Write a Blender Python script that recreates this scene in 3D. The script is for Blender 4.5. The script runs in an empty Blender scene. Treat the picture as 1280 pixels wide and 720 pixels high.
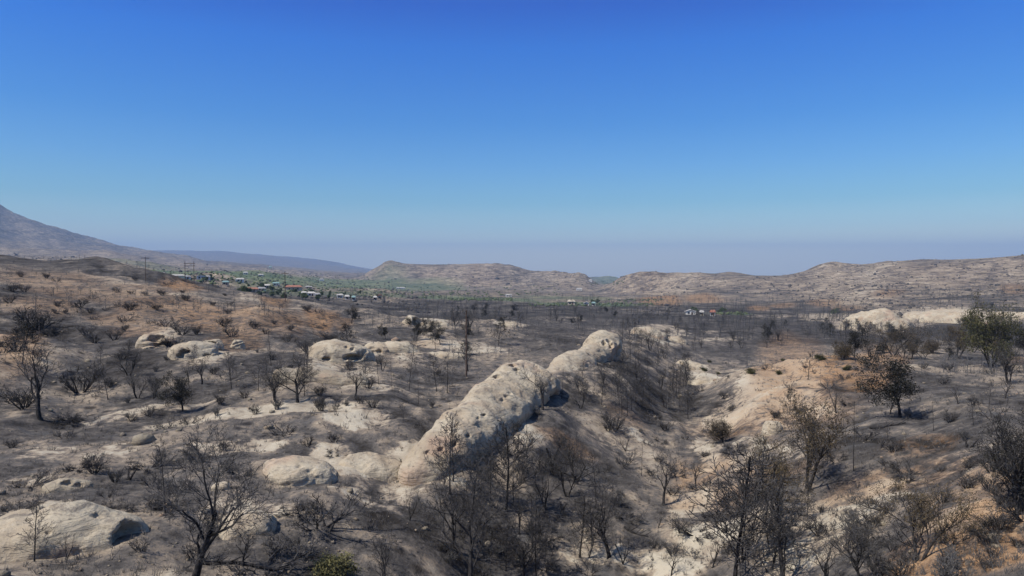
import bpy, math, random
import numpy as np
from mathutils import Vector, Matrix, Quaternion

SC = bpy.context.scene
COL = SC.collection
RNG = random.Random(7)
NR = np.random.RandomState(11)

# ------------------------------------------------------------------ camera, sky, sun, exposure
F = 881.0                      # focal length in pixels of a 1280 wide frame
PITCH = math.radians(1.30)     # camera looks slightly below the horizon
cam = bpy.data.cameras.new('camera'); cam.sensor_width = 36.0
cam.lens = 36.0 * F / 1280.0
cam.clip_start = 0.5; cam.clip_end = 90000
camo = bpy.data.objects.new('camera', cam); COL.objects.link(camo)
camo.location = (0, 0, 0); camo.rotation_euler = (math.radians(90) - PITCH, 0, 0)
SC.camera = camo

SUN_AZ = (-0.88, -0.48)        # horizontal direction towards the sun
SUN_EL = math.radians(53)
w = bpy.data.worlds.new('World'); SC.world = w; w.use_nodes = True
wn = w.node_tree; bg = wn.nodes['Background']
sky = wn.nodes.new('ShaderNodeTexSky'); sky.sky_type = 'NISHITA'; sky.sun_disc = False
sky.sun_elevation = SUN_EL; sky.sun_rotation = math.atan2(SUN_AZ[0], SUN_AZ[1])
sky.altitude = 1100; sky.air_density = 1.0; sky.dust_density = 0.25; sky.ozone_density = 3.0
# the sky's own colour by height above the horizon: deep blue overhead, pale smoke-grey low down
gcz = wn.nodes.new('ShaderNodeTexCoord'); sx_ = wn.nodes.new('ShaderNodeSeparateXYZ'); wn.links.new(gcz.outputs['Generated'], sx_.inputs[0])
TINT = [(0.0, (2.2, 1.95, 1.12)), (0.0295, (2.65, 2.12, 1.14)), (0.062, (1.42, 1.52, 1.15)), (0.096, (0.78, 1.195, 1.106)), (0.1465, (0.481, 1.012, 1.303)), (0.2045, (0.222, 0.827, 1.38)), (0.3008, (0.060, 0.66, 1.56)), (0.3526, (0.02, 0.43, 1.42)), (0.46, (0.45, 0.75, 1.2)), (0.65, (0.9, 1.0, 1.15))]
SKY_TINT = TINT
mr_ = wn.nodes.new('ShaderNodeValToRGB'); el_ = mr_.color_ramp.elements
wn.links.new(sx_.outputs[2], mr_.inputs[0])
for i_, (p_, c_) in enumerate(SKY_TINT):
    e_ = el_[i_] if i_ < 2 else el_.new(p_)
    e_.position = p_; e_.color = (c_[0] / 4, c_[1] / 4, c_[2] / 4, 1)
x4 = wn.nodes.new('ShaderNodeVectorMath'); x4.operation = 'SCALE'; x4.inputs['Scale'].default_value = 4.0
vm = wn.nodes.new('ShaderNodeVectorMath'); vm.operation = 'MULTIPLY'
wn.links.new(mr_.outputs[0], x4.inputs[0]); wn.links.new(sky.outputs[0], vm.inputs[0]); wn.links.new(x4.outputs[0], vm.inputs[1])
wn.links.new(vm.outputs[0], bg.inputs[0])
bg.inputs[1].default_value = 0.0985
sl = bpy.data.lights.new('sun', 'SUN'); sl.energy = 4.9; sl.angle = math.radians(0.53); sl.color = (1.0, 0.94, 0.845)
so = bpy.data.objects.new('sun', sl); COL.objects.link(so)
sd = Vector((SUN_AZ[0], SUN_AZ[1], math.tan(SUN_EL) * math.hypot(*SUN_AZ))).normalized()
so.rotation_euler = sd.to_track_quat('Z', 'Y').to_euler(); so.location = (0, 0, 300)
SC.view_settings.view_transform = 'Standard'; SC.view_settings.look = 'None'
SC.view_settings.exposure = 0.16; SC.view_settings.gamma = 1.0; SC.view_settings.use_curve_mapping = False
SC.cycles.max_bounces = 4; SC.cycles.diffuse_bounces = 2; SC.cycles.glossy_bounces = 1
SC.cycles.volume_bounces = 0; SC.cycles.transparent_max_bounces = 8
SC.cycles.use_adaptive_sampling = True; SC.cycles.adaptive_threshold = 0.02
SC.cycles.use_denoising = True
try: SC.cycles.denoiser = 'OPENIMAGEDENOISE'; SC.cycles.denoising_input_passes = 'RGB_ALBEDO_NORMAL'; SC.cycles.denoising_prefilter = 'ACCURATE'
except Exception: pass

# ------------------------------------------------------------------ noise
_P = np.random.RandomState(3).permutation(256); _P = np.concatenate([_P, _P, _P])
_G = np.random.RandomState(4).normal(size=(256, 3)); _G /= np.linalg.norm(_G, axis=1)[:, None]
def gn(x, y, z=0.0):
    """gradient noise, about -1..1"""
    x, y, z = np.broadcast_arrays(np.asarray(x, float), np.asarray(y, float), np.asarray(z, float))
    xi = np.floor(x).astype(np.int64); yi = np.floor(y).astype(np.int64); zi = np.floor(z).astype(np.int64)
    xf = x - xi; yf = y - yi; zf = z - zi
    xi &= 255; yi &= 255; zi &= 255
    f = lambda t: t * t * t * (t * (t * 6 - 15) + 10)
    u, v, ww = f(xf), f(yf), f(zf)
    def g(a, b, c):
        h = _P[_P[_P[xi + a] + yi + b] + zi + c] & 255
        gg = _G[h]
        return gg[..., 0] * (xf - a) + gg[..., 1] * (yf - b) + gg[..., 2] * (zf - c)
    l = lambda a, b, t: a + (b - a) * t
    return 1.5 * l(l(l(g(0,0,0), g(1,0,0), u), l(g(0,1,0), g(1,1,0), u), v),
                   l(l(g(0,0,1), g(1,0,1), u), l(g(0,1,1), g(1,1,1), u), v), ww)
def fbm(x, y, z=0.0, o=4):
    s = 0; a = 1.0; t = 0
    for i in range(o):
        s = s + a * gn(x * 2**i + 17 * i, y * 2**i - 9 * i, z * 2**i + 5 * i); t += a; a *= 0.5
    return s / t
def sstep(a, b, x):
    t = np.clip((x - a) / (b - a), 0, 1); return t * t * (3 - 2 * t)

# ------------------------------------------------------------------ the lie of the land
# each column: bearing, then (distance, height) knots relative to the drone
def Z(v, r): return (r, -(v - 340.0) / F * r)
BACKL = [(10000, 400), (16000, 300), (30000, 0)]
COLS = {
 -160: [(8,-12.5)] + [Z(720,29),Z(600,43),Z(520,60),Z(480,72),Z(440,86),Z(400,115),Z(370,150),Z(340,210),Z(318,300),Z(312,370),(500,2),(900,4),Z(326,1500),Z(318,2500),Z(305,4000),Z(255,5500),Z(215,7500)] + BACKL,
 0: [(8,-13)] + [Z(720,30),Z(650,37),Z(600,45),Z(540,57),Z(520,63),Z(480,75),Z(440,92),Z(400,125),Z(370,170),Z(345,230),Z(332,300),Z(327,360),(500,-1),(900,2),Z(329,1500),Z(324,2500),Z(316,4000),Z(306,5500),Z(277,7000)] + BACKL,
 60: [(8,-13.4)] + [Z(720,30.5),Z(650,37.5),Z(600,45),Z(540,57),Z(520,63.5),Z(480,76),Z(440,95),Z(400,130),Z(370,175),Z(345,240),Z(334,300),Z(330,350),(500,-2),(900,1),Z(330,1500),Z(325,2500),Z(319,4000),Z(311,5500),Z(294,7000),(9000,300),(16000,420),(30000,0)],
 110: [(8,-13.6)] + [Z(720,31),Z(600,45.5),Z(540,57),Z(520,64),Z(480,78),Z(440,98),Z(400,135),Z(370,180),Z(345,250),Z(334,300),Z(328,340),(500,-3),(900,-1),Z(331,1500),Z(327,2500),Z(321,4000),Z(315,5500),Z(308,7000),(9000,250),(15000,300),(30000,0)],
 170: [(8,-13.8)] + [Z(720,32),Z(600,46),Z(540,58),Z(520,64.5),Z(480,78),Z(440,97),Z(400,135),Z(370,185),Z(350,250),Z(342,310),(420,-6),(700,-6),Z(339,1200),Z(333,2500),Z(325,4500),Z(320,5500),Z(318,7000),(9000,160),(15000,390),(30000,0)],
 240: [(8,-14)] + [Z(720,33),Z(600,46.5),Z(540,58),Z(520,65),Z(480,78),Z(440,96),Z(405,130),Z(380,175),Z(362,240),Z(356,290),(420,-9),Z(347,700),Z(344,1100),Z(338,2500),Z(330,4500),Z(328,7000),(9000,90),Z(316,15000),(30000,0)],
 310: [(8,-14)] + [Z(720,34),Z(600,47),Z(540,58.5),Z(510,66),Z(480,76),Z(440,96),Z(410,125),Z(385,170),Z(371,235),Z(367,275),(400,-14),Z(358,700),Z(350,1100),Z(343,2000),Z(336,4000),Z(333,8000),Z(319,15000),(30000,0)],
 400: [(8,-14.5)] + [Z(720,35.5),Z(640,43),Z(600,48),Z(550,57),Z(500,69),Z(470,80),Z(440,100),Z(420,125),Z(400,170),Z(386,240),Z(381,300),(450,-18),Z(371,600),Z(360,1000),Z(351,2000),Z(343,4000),Z(339,8000),Z(327,15000),(30000,0)],
 450: [(8,-15)] + [Z(720,36.5),Z(640,44.5),Z(600,50),Z(550,58),Z(510,66),Z(470,82),Z(440,104),Z(420,130),Z(402,175),Z(391,235),(320,-17),(430,-21),Z(373,600),Z(362,1000),Z(354,2000),Z(348,3000),Z(341,8000),Z(336,15000),(30000,0)],
 500: [(8,-15.5)] + [Z(720,38),Z(660,43),Z(620,48),Z(590,52),Z(550,58),Z(520,64),Z(490,74),Z(460,90),Z(430,120),Z(407,165),Z(396,220),(300,-20),(400,-23),Z(376,600),Z(366,1000),Z(358,1900),Z(343,2400),Z(331,2750),(4000,-40),(15000,0),(30000,0)],
 550: [(8,-16)] + [Z(720,40),Z(680,43),Z(640,47),Z(600,52),Z(560,59),Z(520,66),Z(490,77),Z(460,97),Z(430,128),Z(408,180),Z(400,225),(300,-22),(400,-24),Z(378,600),Z(367,1000),Z(359,1900),Z(342,2300),Z(330,2650),(4000,-50),(15000,-60),(30000,-100)],
 600: [(8,-16.5)] + [Z(720,42),Z(680,45),Z(640,49),Z(600,54),Z(560,60),Z(520,68),Z(480,85),Z(455,105),Z(430,140),Z(411,190),Z(403,230),(300,-22.5),(400,-24.5),Z(379,600),Z(368,1000),Z(361,1800),Z(344,2200),Z(333,2550),(4000,-60),(15000,-120),(30000,-260)],
 650: [(8,-17)] + [Z(720,43),Z(680,46.5),Z(640,51),Z(600,56),Z(560,62),Z(520,71),Z(490,82),Z(465,96),Z(442,125),Z(420,175),Z(409,230),(300,-23),(400,-25),Z(380,600),Z(369,1000),Z(363,1700),Z(350,2100),Z(340,2450),(4000,-60),(15000,-150),(30000,-320)],
 700: [(8,-17.2)] + [Z(720,44),Z(680,47.5),Z(640,52),Z(600,57.5),Z(560,64),Z(520,74),Z(490,84),Z(465,98),Z(445,116),Z(428,150),Z(414,210),(290,-23),(400,-25.5),Z(381,600),Z(370,1000),Z(366,1500),Z(356,1900),Z(347.5,2300),(3500,-60),(5500,-45),(15000,-160),(30000,-340)],
 750: [(8,-17.5)] + [Z(720,44.5),Z(680,48.5),Z(640,53),Z(600,59),Z(560,67),Z(520,78),Z(490,90),Z(462,106),Z(446,122),Z(428,155),Z(416,205),(290,-23.5),(430,-26.5),Z(380,650),Z(371,1000),Z(366,1600),Z(361,2200),(3500,-70),Z(347,5500),(8000,-100),(15000,-170),(30000,-350)],
 800: [(8,-17.5)] + [Z(720,44.5),Z(680,49),Z(640,54),Z(600,61),Z(560,70),Z(520,82),Z(490,97),Z(465,115),Z(447,135),Z(425,180),(240,-21),(320,-24.5),(450,-27.5),Z(378,700),Z(370,1100),Z(361,1500),Z(351,2000),(3000,-70),(8000,-110),(15000,-175),(30000,-355)],
 850: [(8,-17.3)] + [Z(720,43),Z(680,47.5),Z(640,53.5),Z(600,62),Z(560,73),Z(520,91),Z(490,114),Z(465,145),Z(447,185),Z(428,245),Z(411,320),Z(396,450),Z(385,600),Z(377,750),Z(364,1150),Z(347,1800),(3000,-70),(8000,-110),(15000,-180),(30000,-360)],
 890: [(8,-17)] + [Z(720,42),Z(680,46.5),Z(640,52.5),Z(600,60),Z(570,68),Z(530,85),Z(500,99),Z(484,107),(125,-18.8),(150,-21),(200,-23),(300,-25.5),(450,-28.5),Z(384,620),Z(375,800),Z(362,1150),Z(345,1700),(3000,-60),(8000,-110),(15000,-180),(30000,-360)],
 940: [(8,-16)] + [Z(720,40),Z(670,45),Z(620,51.5),Z(580,60),Z(550,69),Z(510,84),Z(480,97),Z(455,110),(124,-16.5),(150,-20.5),(200,-22.8),(300,-25),(450,-28.5),Z(388,560),Z(377,760),Z(362,1100),Z(347,1600),(3000,-60),(8000,-100),(30000,-360)],
 1000: [(8,-14.5)] + [Z(720,37),Z(670,42),Z(620,49),Z(580,57),Z(540,68),Z(500,83),Z(465,99),Z(438,114),(128,-15),(150,-19),(200,-22.2),(300,-25),(430,-27.5),Z(390,520),Z(378,720),Z(362,1050),Z(346,1600),(3000,-50),(8000,-100),(30000,-360)],
 1060: [(8,-13)] + [Z(720,33),Z(660,39),Z(600,47),Z(560,55),Z(530,63),Z(490,78),Z(455,96),Z(433,111),(128,-15),(150,-18.5),(200,-21.8),(300,-24.6),(420,-26.5),Z(390,520),Z(378,680),Z(360,1000),Z(337,1550),(3000,-30),(8000,-100),(30000,-360)],
 1120: [(8,-11.8)] + [Z(720,30),Z(640,38),Z(580,47.5),Z(540,57),Z(520,63),Z(480,79),Z(452,96),Z(438,108),(128,-15),(150,-18),(200,-21),(300,-24.3),(420,-26),Z(390,500),Z(376,660),Z(356,1000),Z(330,1500),(3000,-30),(8000,-100),(30000,-360)],
 1200: [(8,-10.5)] + [Z(720,25.5),Z(660,30),Z(600,37),Z(560,45),Z(520,56),Z(480,74),Z(456,91),Z(447,102),(125,-15),(150,-18),(200,-21),(300,-24),(420,-26),Z(388,500),Z(374,660),Z(354,1000),Z(328,1500),(3000,-20),(8000,-100),(30000,-360)],
 1290: [(8,-9.5)] + [Z(720,22),Z(660,26.5),Z(600,33),Z(560,40),Z(520,51),Z(480,70),Z(462,84),Z(452,98),(125,-15),(150,-18),(200,-20.6),(300,-24),(420,-25.5),Z(386,500),Z(372,660),Z(352,1000),Z(326,1500),(3000,-20),(8000,-100),(30000,-360)],
 1450: [(8,-8.5)] + [Z(720,20),Z(600,30),Z(540,42),Z(490,62),Z(460,80),Z(450,100),(130,-14),(150,-17),(200,-20),(300,-23),(420,-25),Z(384,500),Z(368,660),Z(345,1000),Z(318,1500),(3000,-10),(8000,-100),(30000,-360)],
}
def pchip(x, y, xs):
    x = np.array(x, float); y = np.array(y, float)
    h = np.diff(x); d = np.diff(y) / h; m = np.zeros_like(y)
    for i in range(1, len(x) - 1):
        if d[i-1] * d[i] > 0:
            w1 = 2*h[i] + h[i-1]; w2 = h[i] + 2*h[i-1]; m[i] = (w1 + w2) / (w1/d[i-1] + w2/d[i])
    m[0] = d[0]; m[-1] = d[-1]
    i = np.clip(np.searchsorted(x, xs) - 1, 0, len(x) - 2)
    t = np.clip((xs - x[i]) / h[i], 0, 1)
    return ((1+2*t)*(1-t)**2*y[i] + t*(1-t)**2*h[i]*m[i] + t*t*(3-2*t)*y[i+1] + t*t*(t-1)*h[i]*m[i+1])
LR0, LR1, NL = math.log(8), math.log(30000), 1500
lr = np.linspace(LR0, LR1, NL)
us = sorted(COLS); ths = np.array([math.atan((u - 640) / F) for u in us])
TH0, TH1, NT = ths[0], ths[-1], 700
tg = np.linspace(TH0, TH1, NT)
raw = np.array([pchip([math.log(a) for a, b in COLS[u]], [b / a for a, b in COLS[u]], lr) for u in us])
Q = np.array([pchip(ths, raw[:, j], tg) for j in range(NL)]).T     # slope z/r on (bearing, ln r)
def blur(a, n, ax):
    k = np.hanning(2*n + 3)[1:-1]; k /= k.sum()
    pad = [(0, 0), (0, 0)]; pad[ax] = (n, n); b = np.pad(a, pad, mode='edge')
    return np.apply_along_axis(lambda t: np.convolve(t, k, 'valid'), ax, b)
Q = blur(blur(Q, 12, 0), 6, 1)
def look(tab, th, l):
    a = np.clip((th - TH0) / (TH1 - TH0), 0, 1) * (NT - 1); b = np.clip((l - LR0) / (LR1 - LR0), 0, 1) * (NL - 1)
    i = np.minimum(a.astype(int), NT - 2); j = np.minimum(b.astype(int), NL - 2); a = a - i; b = b - j
    return (tab[i,j]*(1-a)*(1-b) + tab[i+1,j]*a*(1-b) + tab[i,j+1]*(1-a)*b + tab[i+1,j+1]*a*b)
# how steep the land is, so that slopes get gullies and plains stay flat
Zt = Q * np.exp(lr)[None, :]
gr = np.gradient(Zt, lr, axis=1) / np.exp(lr)[None, :]; gt = np.gradient(Zt, tg, axis=0) / np.exp(lr)[None, :]
STEEP = blur(blur(np.hypot(gr, gt), 10, 0), 10, 1)
def H(x, y):
    x = np.asarray(x, float); y = np.asarray(y, float)
    r = np.maximum(np.hypot(x, y), 8.0); th = np.arctan2(x, y); l = np.log(r)
    q = look(Q, np.clip(th, TH0, TH1), l)
    over = np.maximum(np.maximum(TH0 - th, th - TH1), 0) / (math.pi - TH1)
    mid = 0.5 * (look(Q, np.full_like(th, TH0), l) + look(Q, np.full_like(th, TH1), l))
    q = q + (mid - q) * sstep(0, 1, over)
    # the swell that carries the sandstone ridge
    la = (x + 6.5) * 0.322 + (y - 50) * 0.947; lc = (x + 6.5) * 0.947 - (y - 50) * 0.322
    z_sw = 1.5 * np.exp(-((lc - 2.2) / 5.0) ** 2) * sstep(2, 16, la) * (1 - sstep(62, 78, la))
    st = look(STEEP, np.clip(th, TH0, TH1), l)
    rough = 0.12 + np.clip(st * 3.2, 0, 1.1) + 0.50 * (1 - sstep(150, 260, r))
    rough = np.minimum(rough, 1.1)
    z = q * r + z_sw
    # warp so that gullies meander
    for i, lam in enumerate((1200, 520, 250, 120, 60, 30, 15, 7.5, 3.6, 1.8, 0.9)):
        ww = (1 - sstep(0.26, 0.62, lam / r)) * sstep(0.003, 0.007, lam / r)
        if not np.any(ww > 0): continue
        k = (0.036 if lam < 400 else 0.05) if lam > 10 else 0.052
        k = k * (1 + (1.1 if 100 < lam < 900 else 0.0) * sstep(2800, 4500, r) + (0.7 if 100 < lam < 600 else 0.2) * sstep(450, 800, r) * (1 - sstep(2500, 3500, r)))
        nn = gn(x / lam + 3.1 * i, y / lam - 7.7 * i)
        if lam >= 7:
            rd = 1 - 2.2 * np.abs(gn(x / lam * 1.1 + 31 * i, y / lam * 0.8 + 11 * i)); nn = 0.45 * nn + 0.75 * (rd - 0.35)
        z = z + k * lam * ww * rough * nn
    return z
GRID = {}
def HF(x, y):
    """height of the finished sheet (bilinear between its points)"""
    if not GRID: return H(x, y)
    x = np.asarray(x, float); y = np.asarray(y, float); th = np.arctan2(x, y); l = np.log(np.maximum(np.hypot(x, y), 4.0))
    j = (th - GRID['t0']) / GRID['dt']; i = np.interp(l, GRID['l'], np.arange(len(GRID['l'])))
    Zg = GRID['z']; j = np.clip(j, 0, Zg.shape[1] - 1.001); i = np.clip(i, 0, Zg.shape[0] - 1.001)
    a = i.astype(int); b = j.astype(int); fa = i - a; fb = j - b
    return Zg[a,b]*(1-fa)*(1-fb) + Zg[a+1,b]*fa*(1-fb) + Zg[a,b+1]*(1-fa)*fb + Zg[a+1,b+1]*fa*fb
def ray(u, v):
    a = (u - 640) / F; b = (360 - v) / F
    return a, math.cos(PITCH) + b * math.sin(PITCH), -math.sin(PITCH) + b * math.cos(PITCH)
_RS = np.exp(np.linspace(math.log(12), math.log(26000), 1800))
def hit(u, v, rmin=14, rmax=26000):
    """first point of the ground seen at (u, v) of the photograph"""
    a, b, c = ray(u, v); h = math.hypot(a, b)
    rs = _RS[(_RS >= rmin) & (_RS <= rmax)]
    x = a / h * rs; y = b / h * rs; g = HF(x, y) - c / h * rs
    k = np.nonzero(g >= 0)[0]
    if len(k) == 0: i = int(np.argmax(g / rs))
    else:
        i = k[0]
        if i > 0:
            t = g[i-1] / (g[i-1] - g[i]); r = rs[i-1] + (rs[i] - rs[i-1]) * t
            x_, y_ = a / h * r, b / h * r
            return float(x_), float(y_), float(HF(x_, y_)), float(r)
    return float(x[i]), float(y[i]), float(HF(x[i], y[i])), float(rs[i])

# ------------------------------------------------------------------ materials
def mat(name):
    m = bpy.data.materials.new(name); m.use_nodes = True
    nt = m.node_tree; b = nt.nodes['Principled BSDF']; b.inputs['Roughness'].default_value = 0.9
    b.inputs['Specular IOR Level'].default_value = 0.2
    return m, nt, b
class NB:
    def __init__(s, nt): s.nt = nt; s.n = nt.nodes; s.l = nt.links
    def new(s, t, **k):
        o = s.n.new(t)
        for a, b in k.items(): setattr(o, a, b)
        return o
    def put(s, sock, val):
        if hasattr(val, 'links') or isinstance(val, bpy.types.NodeSocket): s.l.new(val, sock)
        else: sock.default_value = val
    def noise(s, vec, scale, detail=4, rough=0.55, dist=0.0):
        o = s.new('ShaderNodeTexNoise'); s.put(o.inputs['Vector'], vec); o.inputs['Scale'].default_value = scale
        o.inputs['Detail'].default_value = detail; o.inputs['Roughness'].default_value = rough; o.inputs['Distortion'].default_value = dist
        return o.outputs['Fac']
    def vor(s, vec, scale, out='Distance', rnd=1.0):
        o = s.new('ShaderNodeTexVoronoi'); s.put(o.inputs['Vector'], vec); o.inputs['Scale'].default_value = scale
        o.inputs['Randomness'].default_value = rnd
        return o.outputs[out]
    def math(s, op, a, b=0.0, c=0.0, clamp=False):
        o = s.new('ShaderNodeMath', operation=op); o.use_clamp = clamp
        s.put(o.inputs[0], a); s.put(o.inputs[1], b); s.put(o.inputs[2], c); return o.outputs[0]
    def rng(s, v, a, b, c=0.0, d=1.0):
        o = s.new('ShaderNodeMapRange'); o.interpolation_type = 'SMOOTHSTEP'
        s.put(o.inputs[0], v); o.inputs[1].default_value = a; o.inputs[2].default_value = b
        o.inputs[3].default_value = c; o.inputs[4].default_value = d; return o.outputs[0]
    def mix(s, f, a, b):
        o = s.new('ShaderNodeMix', data_type='RGBA'); s.put(o.inputs[0], f)
        s.put(o.inputs[6], a if not isinstance(a, tuple) else (*a, 1)); s.put(o.inputs[7], b if not isinstance(b, tuple) else (*b, 1))
        return o.outputs[2]
    def map(s, vec, scale, rot=(0,0,0)):
        o = s.new('ShaderNodeMapping'); s.put(o.inputs[0], vec); o.inputs['Scale'].default_value = scale; o.inputs['Rotation'].default_value = rot
        return o.outputs[0]
    def attr(s, name): 
        o = s.new('ShaderNodeAttribute'); o.attribute_name = name; return o
    def bump(s, h, strength, dist, bsdf, prev=None):
        o = s.new('ShaderNodeBump'); o.inputs['Strength'].default_value = strength; o.inputs['Distance'].default_value = dist
        s.put(o.inputs['Height'], h)
        if prev is not None: s.put(o.inputs['Normal'], prev)
        if bsdf is not None: s.put(bsdf.inputs['Normal'], o.outputs[0])
        return o.outputs[0]

def ground_material():
    m, nt, b = mat('burnt soil'); N = NB(nt)
    pos = N.new('ShaderNodeNewGeometry').outputs['Position']
    at = N.attr('tint'); sep = N.new('ShaderNodeSeparateColor'); N.put(sep.inputs[0], at.outputs['Color'])
    pale, orange, green = sep.outputs[0], sep.outputs[1], sep.outputs[2]
    ch = N.attr('char').outputs['Fac']; far = N.attr('far').outputs['Fac']
    flat = N.map(pos, (1, 1, 0.6))
    streak = N.map(pos, (1.0, 0.38, 1.2), (0, 0, math.radians(-28)))
    n1 = N.noise(streak, 0.16, 7, 0.68, 0.8)      # patches of some metres
    n2 = N.noise(flat, 0.9, 6, 0.68, 0.3)         # tussocks and ash
    n3 = N.noise(flat, 5.0, 4, 0.7)               # grit
    n4 = N.noise(flat, 0.03, 7, 0.66, 0.5)        # far patches
    n5 = N.noise(flat, 0.11, 4, 0.75)
    near = N.math('ADD', N.math('MULTIPLY', n1, 0.50), N.math('ADD', N.math('MULTIPLY', n2, 0.34), N.math('MULTIPLY', n3, 0.16)))
    farn = N.math('ADD', N.math('MULTIPLY', n4, 0.55), N.math('MULTIPLY', n5, 0.45))
    nm = N.new('ShaderNodeMix', data_type='FLOAT'); N.put(nm.inputs[0], far); N.put(nm.inputs[2], near); N.put(nm.inputs[3], farn)
    base = nm.outputs[0]
    pale = N.rng(N.math('ADD', pale, N.math('ADD', N.math('MULTIPLY', N.math('SUBTRACT', n2, 0.5), 1.5), N.math('MULTIPLY', N.math('SUBTRACT', n1, 0.5), 1.6))), 0.30, 0.80)
    flow = N.math('MULTIPLY', N.attr('flow').outputs['Fac'], 0.23)
    val = N.math('ADD', N.math('ADD', N.math('ADD', N.math('MULTIPLY', N.math('SUBTRACT', base, 0.5), 1.22), N.math('ADD', flow, 0.500)), N.math('MULTIPLY', pale, 0.20)), N.math('MULTIPLY', ch, -0.21))
    cr = N.new('ShaderNodeValToRGB'); N.put(cr.inputs[0], val)
    e = cr.color_ramp.elements
    stops = [(0.30, (0.032, 0.028, 0.025)), (0.400, (0.072, 0.066, 0.062)), (0.480, (0.136, 0.120, 0.106)), (0.545, (0.250, 0.203, 0.155)),
             (0.64, (0.37, 0.31, 0.235)), (0.78, (0.48, 0.425, 0.33))]
    e[0].position = stops[0][0]; e[0].color = (*stops[0][1], 1); e[1].position = stops[-1][0]; e[1].color = (*stops[-1][1], 1)
    for p, c in stops[1:-1]: k = e.new(p); k.color = (*c, 1)
    col = cr.outputs[0]
    og = N.math('MULTIPLY', orange, N.rng(N.math('ADD', N.math('MULTIPLY', n2, 0.6), N.math('MULTIPLY', n1, 0.4)), 0.39, 0.56, 0.0, 0.85), clamp=True)
    col = N.mix(og, col, N.mix(N.rng(n3, 0.35, 0.65), (0.25, 0.130, 0.055), (0.43, 0.26, 0.135)))
    gg = N.math('MULTIPLY', green, N.rng(n5, 0.15, 0.5), clamp=True)
    col = N.mix(gg, col, N.mix(N.rng(n4, 0.4, 0.6), (0.09, 0.135, 0.08), (0.16, 0.19, 0.11)))
    # cool grey ash drifts
    ash = N.rng(N.noise(flat, 0.35, 5, 0.6, 0.4), 0.55, 0.70, 0.0, 0.55)
    ash = N.math('MULTIPLY', ash, N.math('SUBTRACT', 1.0, N.math('MAXIMUM', far, pale), clamp=True))
    col = N.mix(ash, col, (0.108, 0.106, 0.106))
    # charred specks where shrubs stood, pale chips of stone
    vs = N.vor(N.map(pos, (1, 1, 0.5)), 0.55); sp = N.rng(vs, 0.10, 0.34, 0.9, 0.0)
    vs2 = N.vor(N.map(pos, (1, 1, 0.5)), 1.9); sp2 = N.rng(vs2, 0.08, 0.30, 0.85, 0.0)
    gate = N.rng(N.noise(flat, 0.22, 4), 0.38, 0.56)
    spk = N.math('MULTIPLY', N.math('MAXIMUM', sp, sp2), gate, clamp=True)
    spk = N.math('MULTIPLY', spk, N.math('SUBTRACT', 1.0, N.math('MULTIPLY', pale, 0.75), clamp=True))
    col = N.mix(spk, col, (0.030, 0.027, 0.026))
    vf = N.vor(N.map(pos, (1, 1, 0.5)), 0.09); spf = N.math('MULTIPLY', N.rng(vf, 0.12, 0.42, 0.7, 0.0), far)
    col = N.mix(N.math('MULTIPLY', spf, N.rng(n5, 0.35, 0.6)), col, (0.06, 0.06, 0.05))
    chip = N.rng(N.vor(pos, 3.3), 0.05, 0.11, 0.8, 0.0); chip = N.math('MULTIPLY', chip, N.rng(N.noise(flat, 0.5, 2), 0.52, 0.64))
    col = N.mix(chip, col, (0.42, 0.38, 0.32))
    N.put(b.inputs['Base Color'], col); b.inputs['Roughness'].default_value = 1.0
    b.inputs['Specular IOR Level'].default_value = 0.05
    p = N.bump(N.math('ADD', n2, N.math('MULTIPLY', n3, 0.3)), 0.55, 0.45, None)
    N.bump(N.math('MULTIPLY', n5, far), 0.6, 5.0, b, p)
    return m
def rock_material(name, tone=1.0, streak=True):
    m, nt, b = mat(name); N = NB(nt)
    pos = N.new('ShaderNodeNewGeometry').outputs['Position']
    n1 = N.noise(pos, 0.35, 5, 0.6, 0.4); n2 = N.noise(pos, 2.2, 6, 0.7); n3 = N.noise(N.map(pos, (0.5, 0.5, 3.5), (0.5, 0.25, 0.3)), 1.0, 5, 0.65, 0.6)
    col = N.mix(N.rng(n1, 0.35, 0.65), (0.39*tone, 0.315*tone, 0.225*tone), (0.48*tone, 0.415*tone, 0.31*tone))
    col = N.mix(N.rng(n3, 0.56, 0.70, 0, 0.6), col, (0.25*tone, 0.20*tone, 0.15*tone))
    col = N.mix(N.rng(N.noise(pos, 0.22, 3, 0.5), 0.55, 0.70, 0, 0.5), col, (0.42, 0.27, 0.19))
    col = N.mix(N.rng(n2, 0.60, 0.72, 0, 0.7), col, (0.13, 0.11, 0.10))
    col = N.mix(N.rng(N.vor(N.map(pos, (1, 1, 1.6)), 1.3), 0.05, 0.16, 0.6, 0.0), col, (0.10, 0.085, 0.075))
    # soot and soil settled in patches on the stone
    col = N.mix(N.rng(N.noise(pos, 0.6, 7, 0.72, 0.8), 0.53, 0.66, 0, 0.7), col, (0.15, 0.13, 0.112))
    col = N.mix(N.rng(N.noise(N.map(pos, (1, 1, 0.25)), 1.7, 5, 0.7, 0.5), 0.57, 0.68, 0, 0.45), col, (0.12, 0.105, 0.095))
    N.put(b.inputs['Base Color'], col); b.inputs['Roughness'].default_value = 0.95; b.inputs['Specular IOR Level'].default_value = 0.1
    p = N.bump(n3, 0.7, 0.35, None); N.bump(n2, 0.9, 0.16, b, p)
    return m
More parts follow.
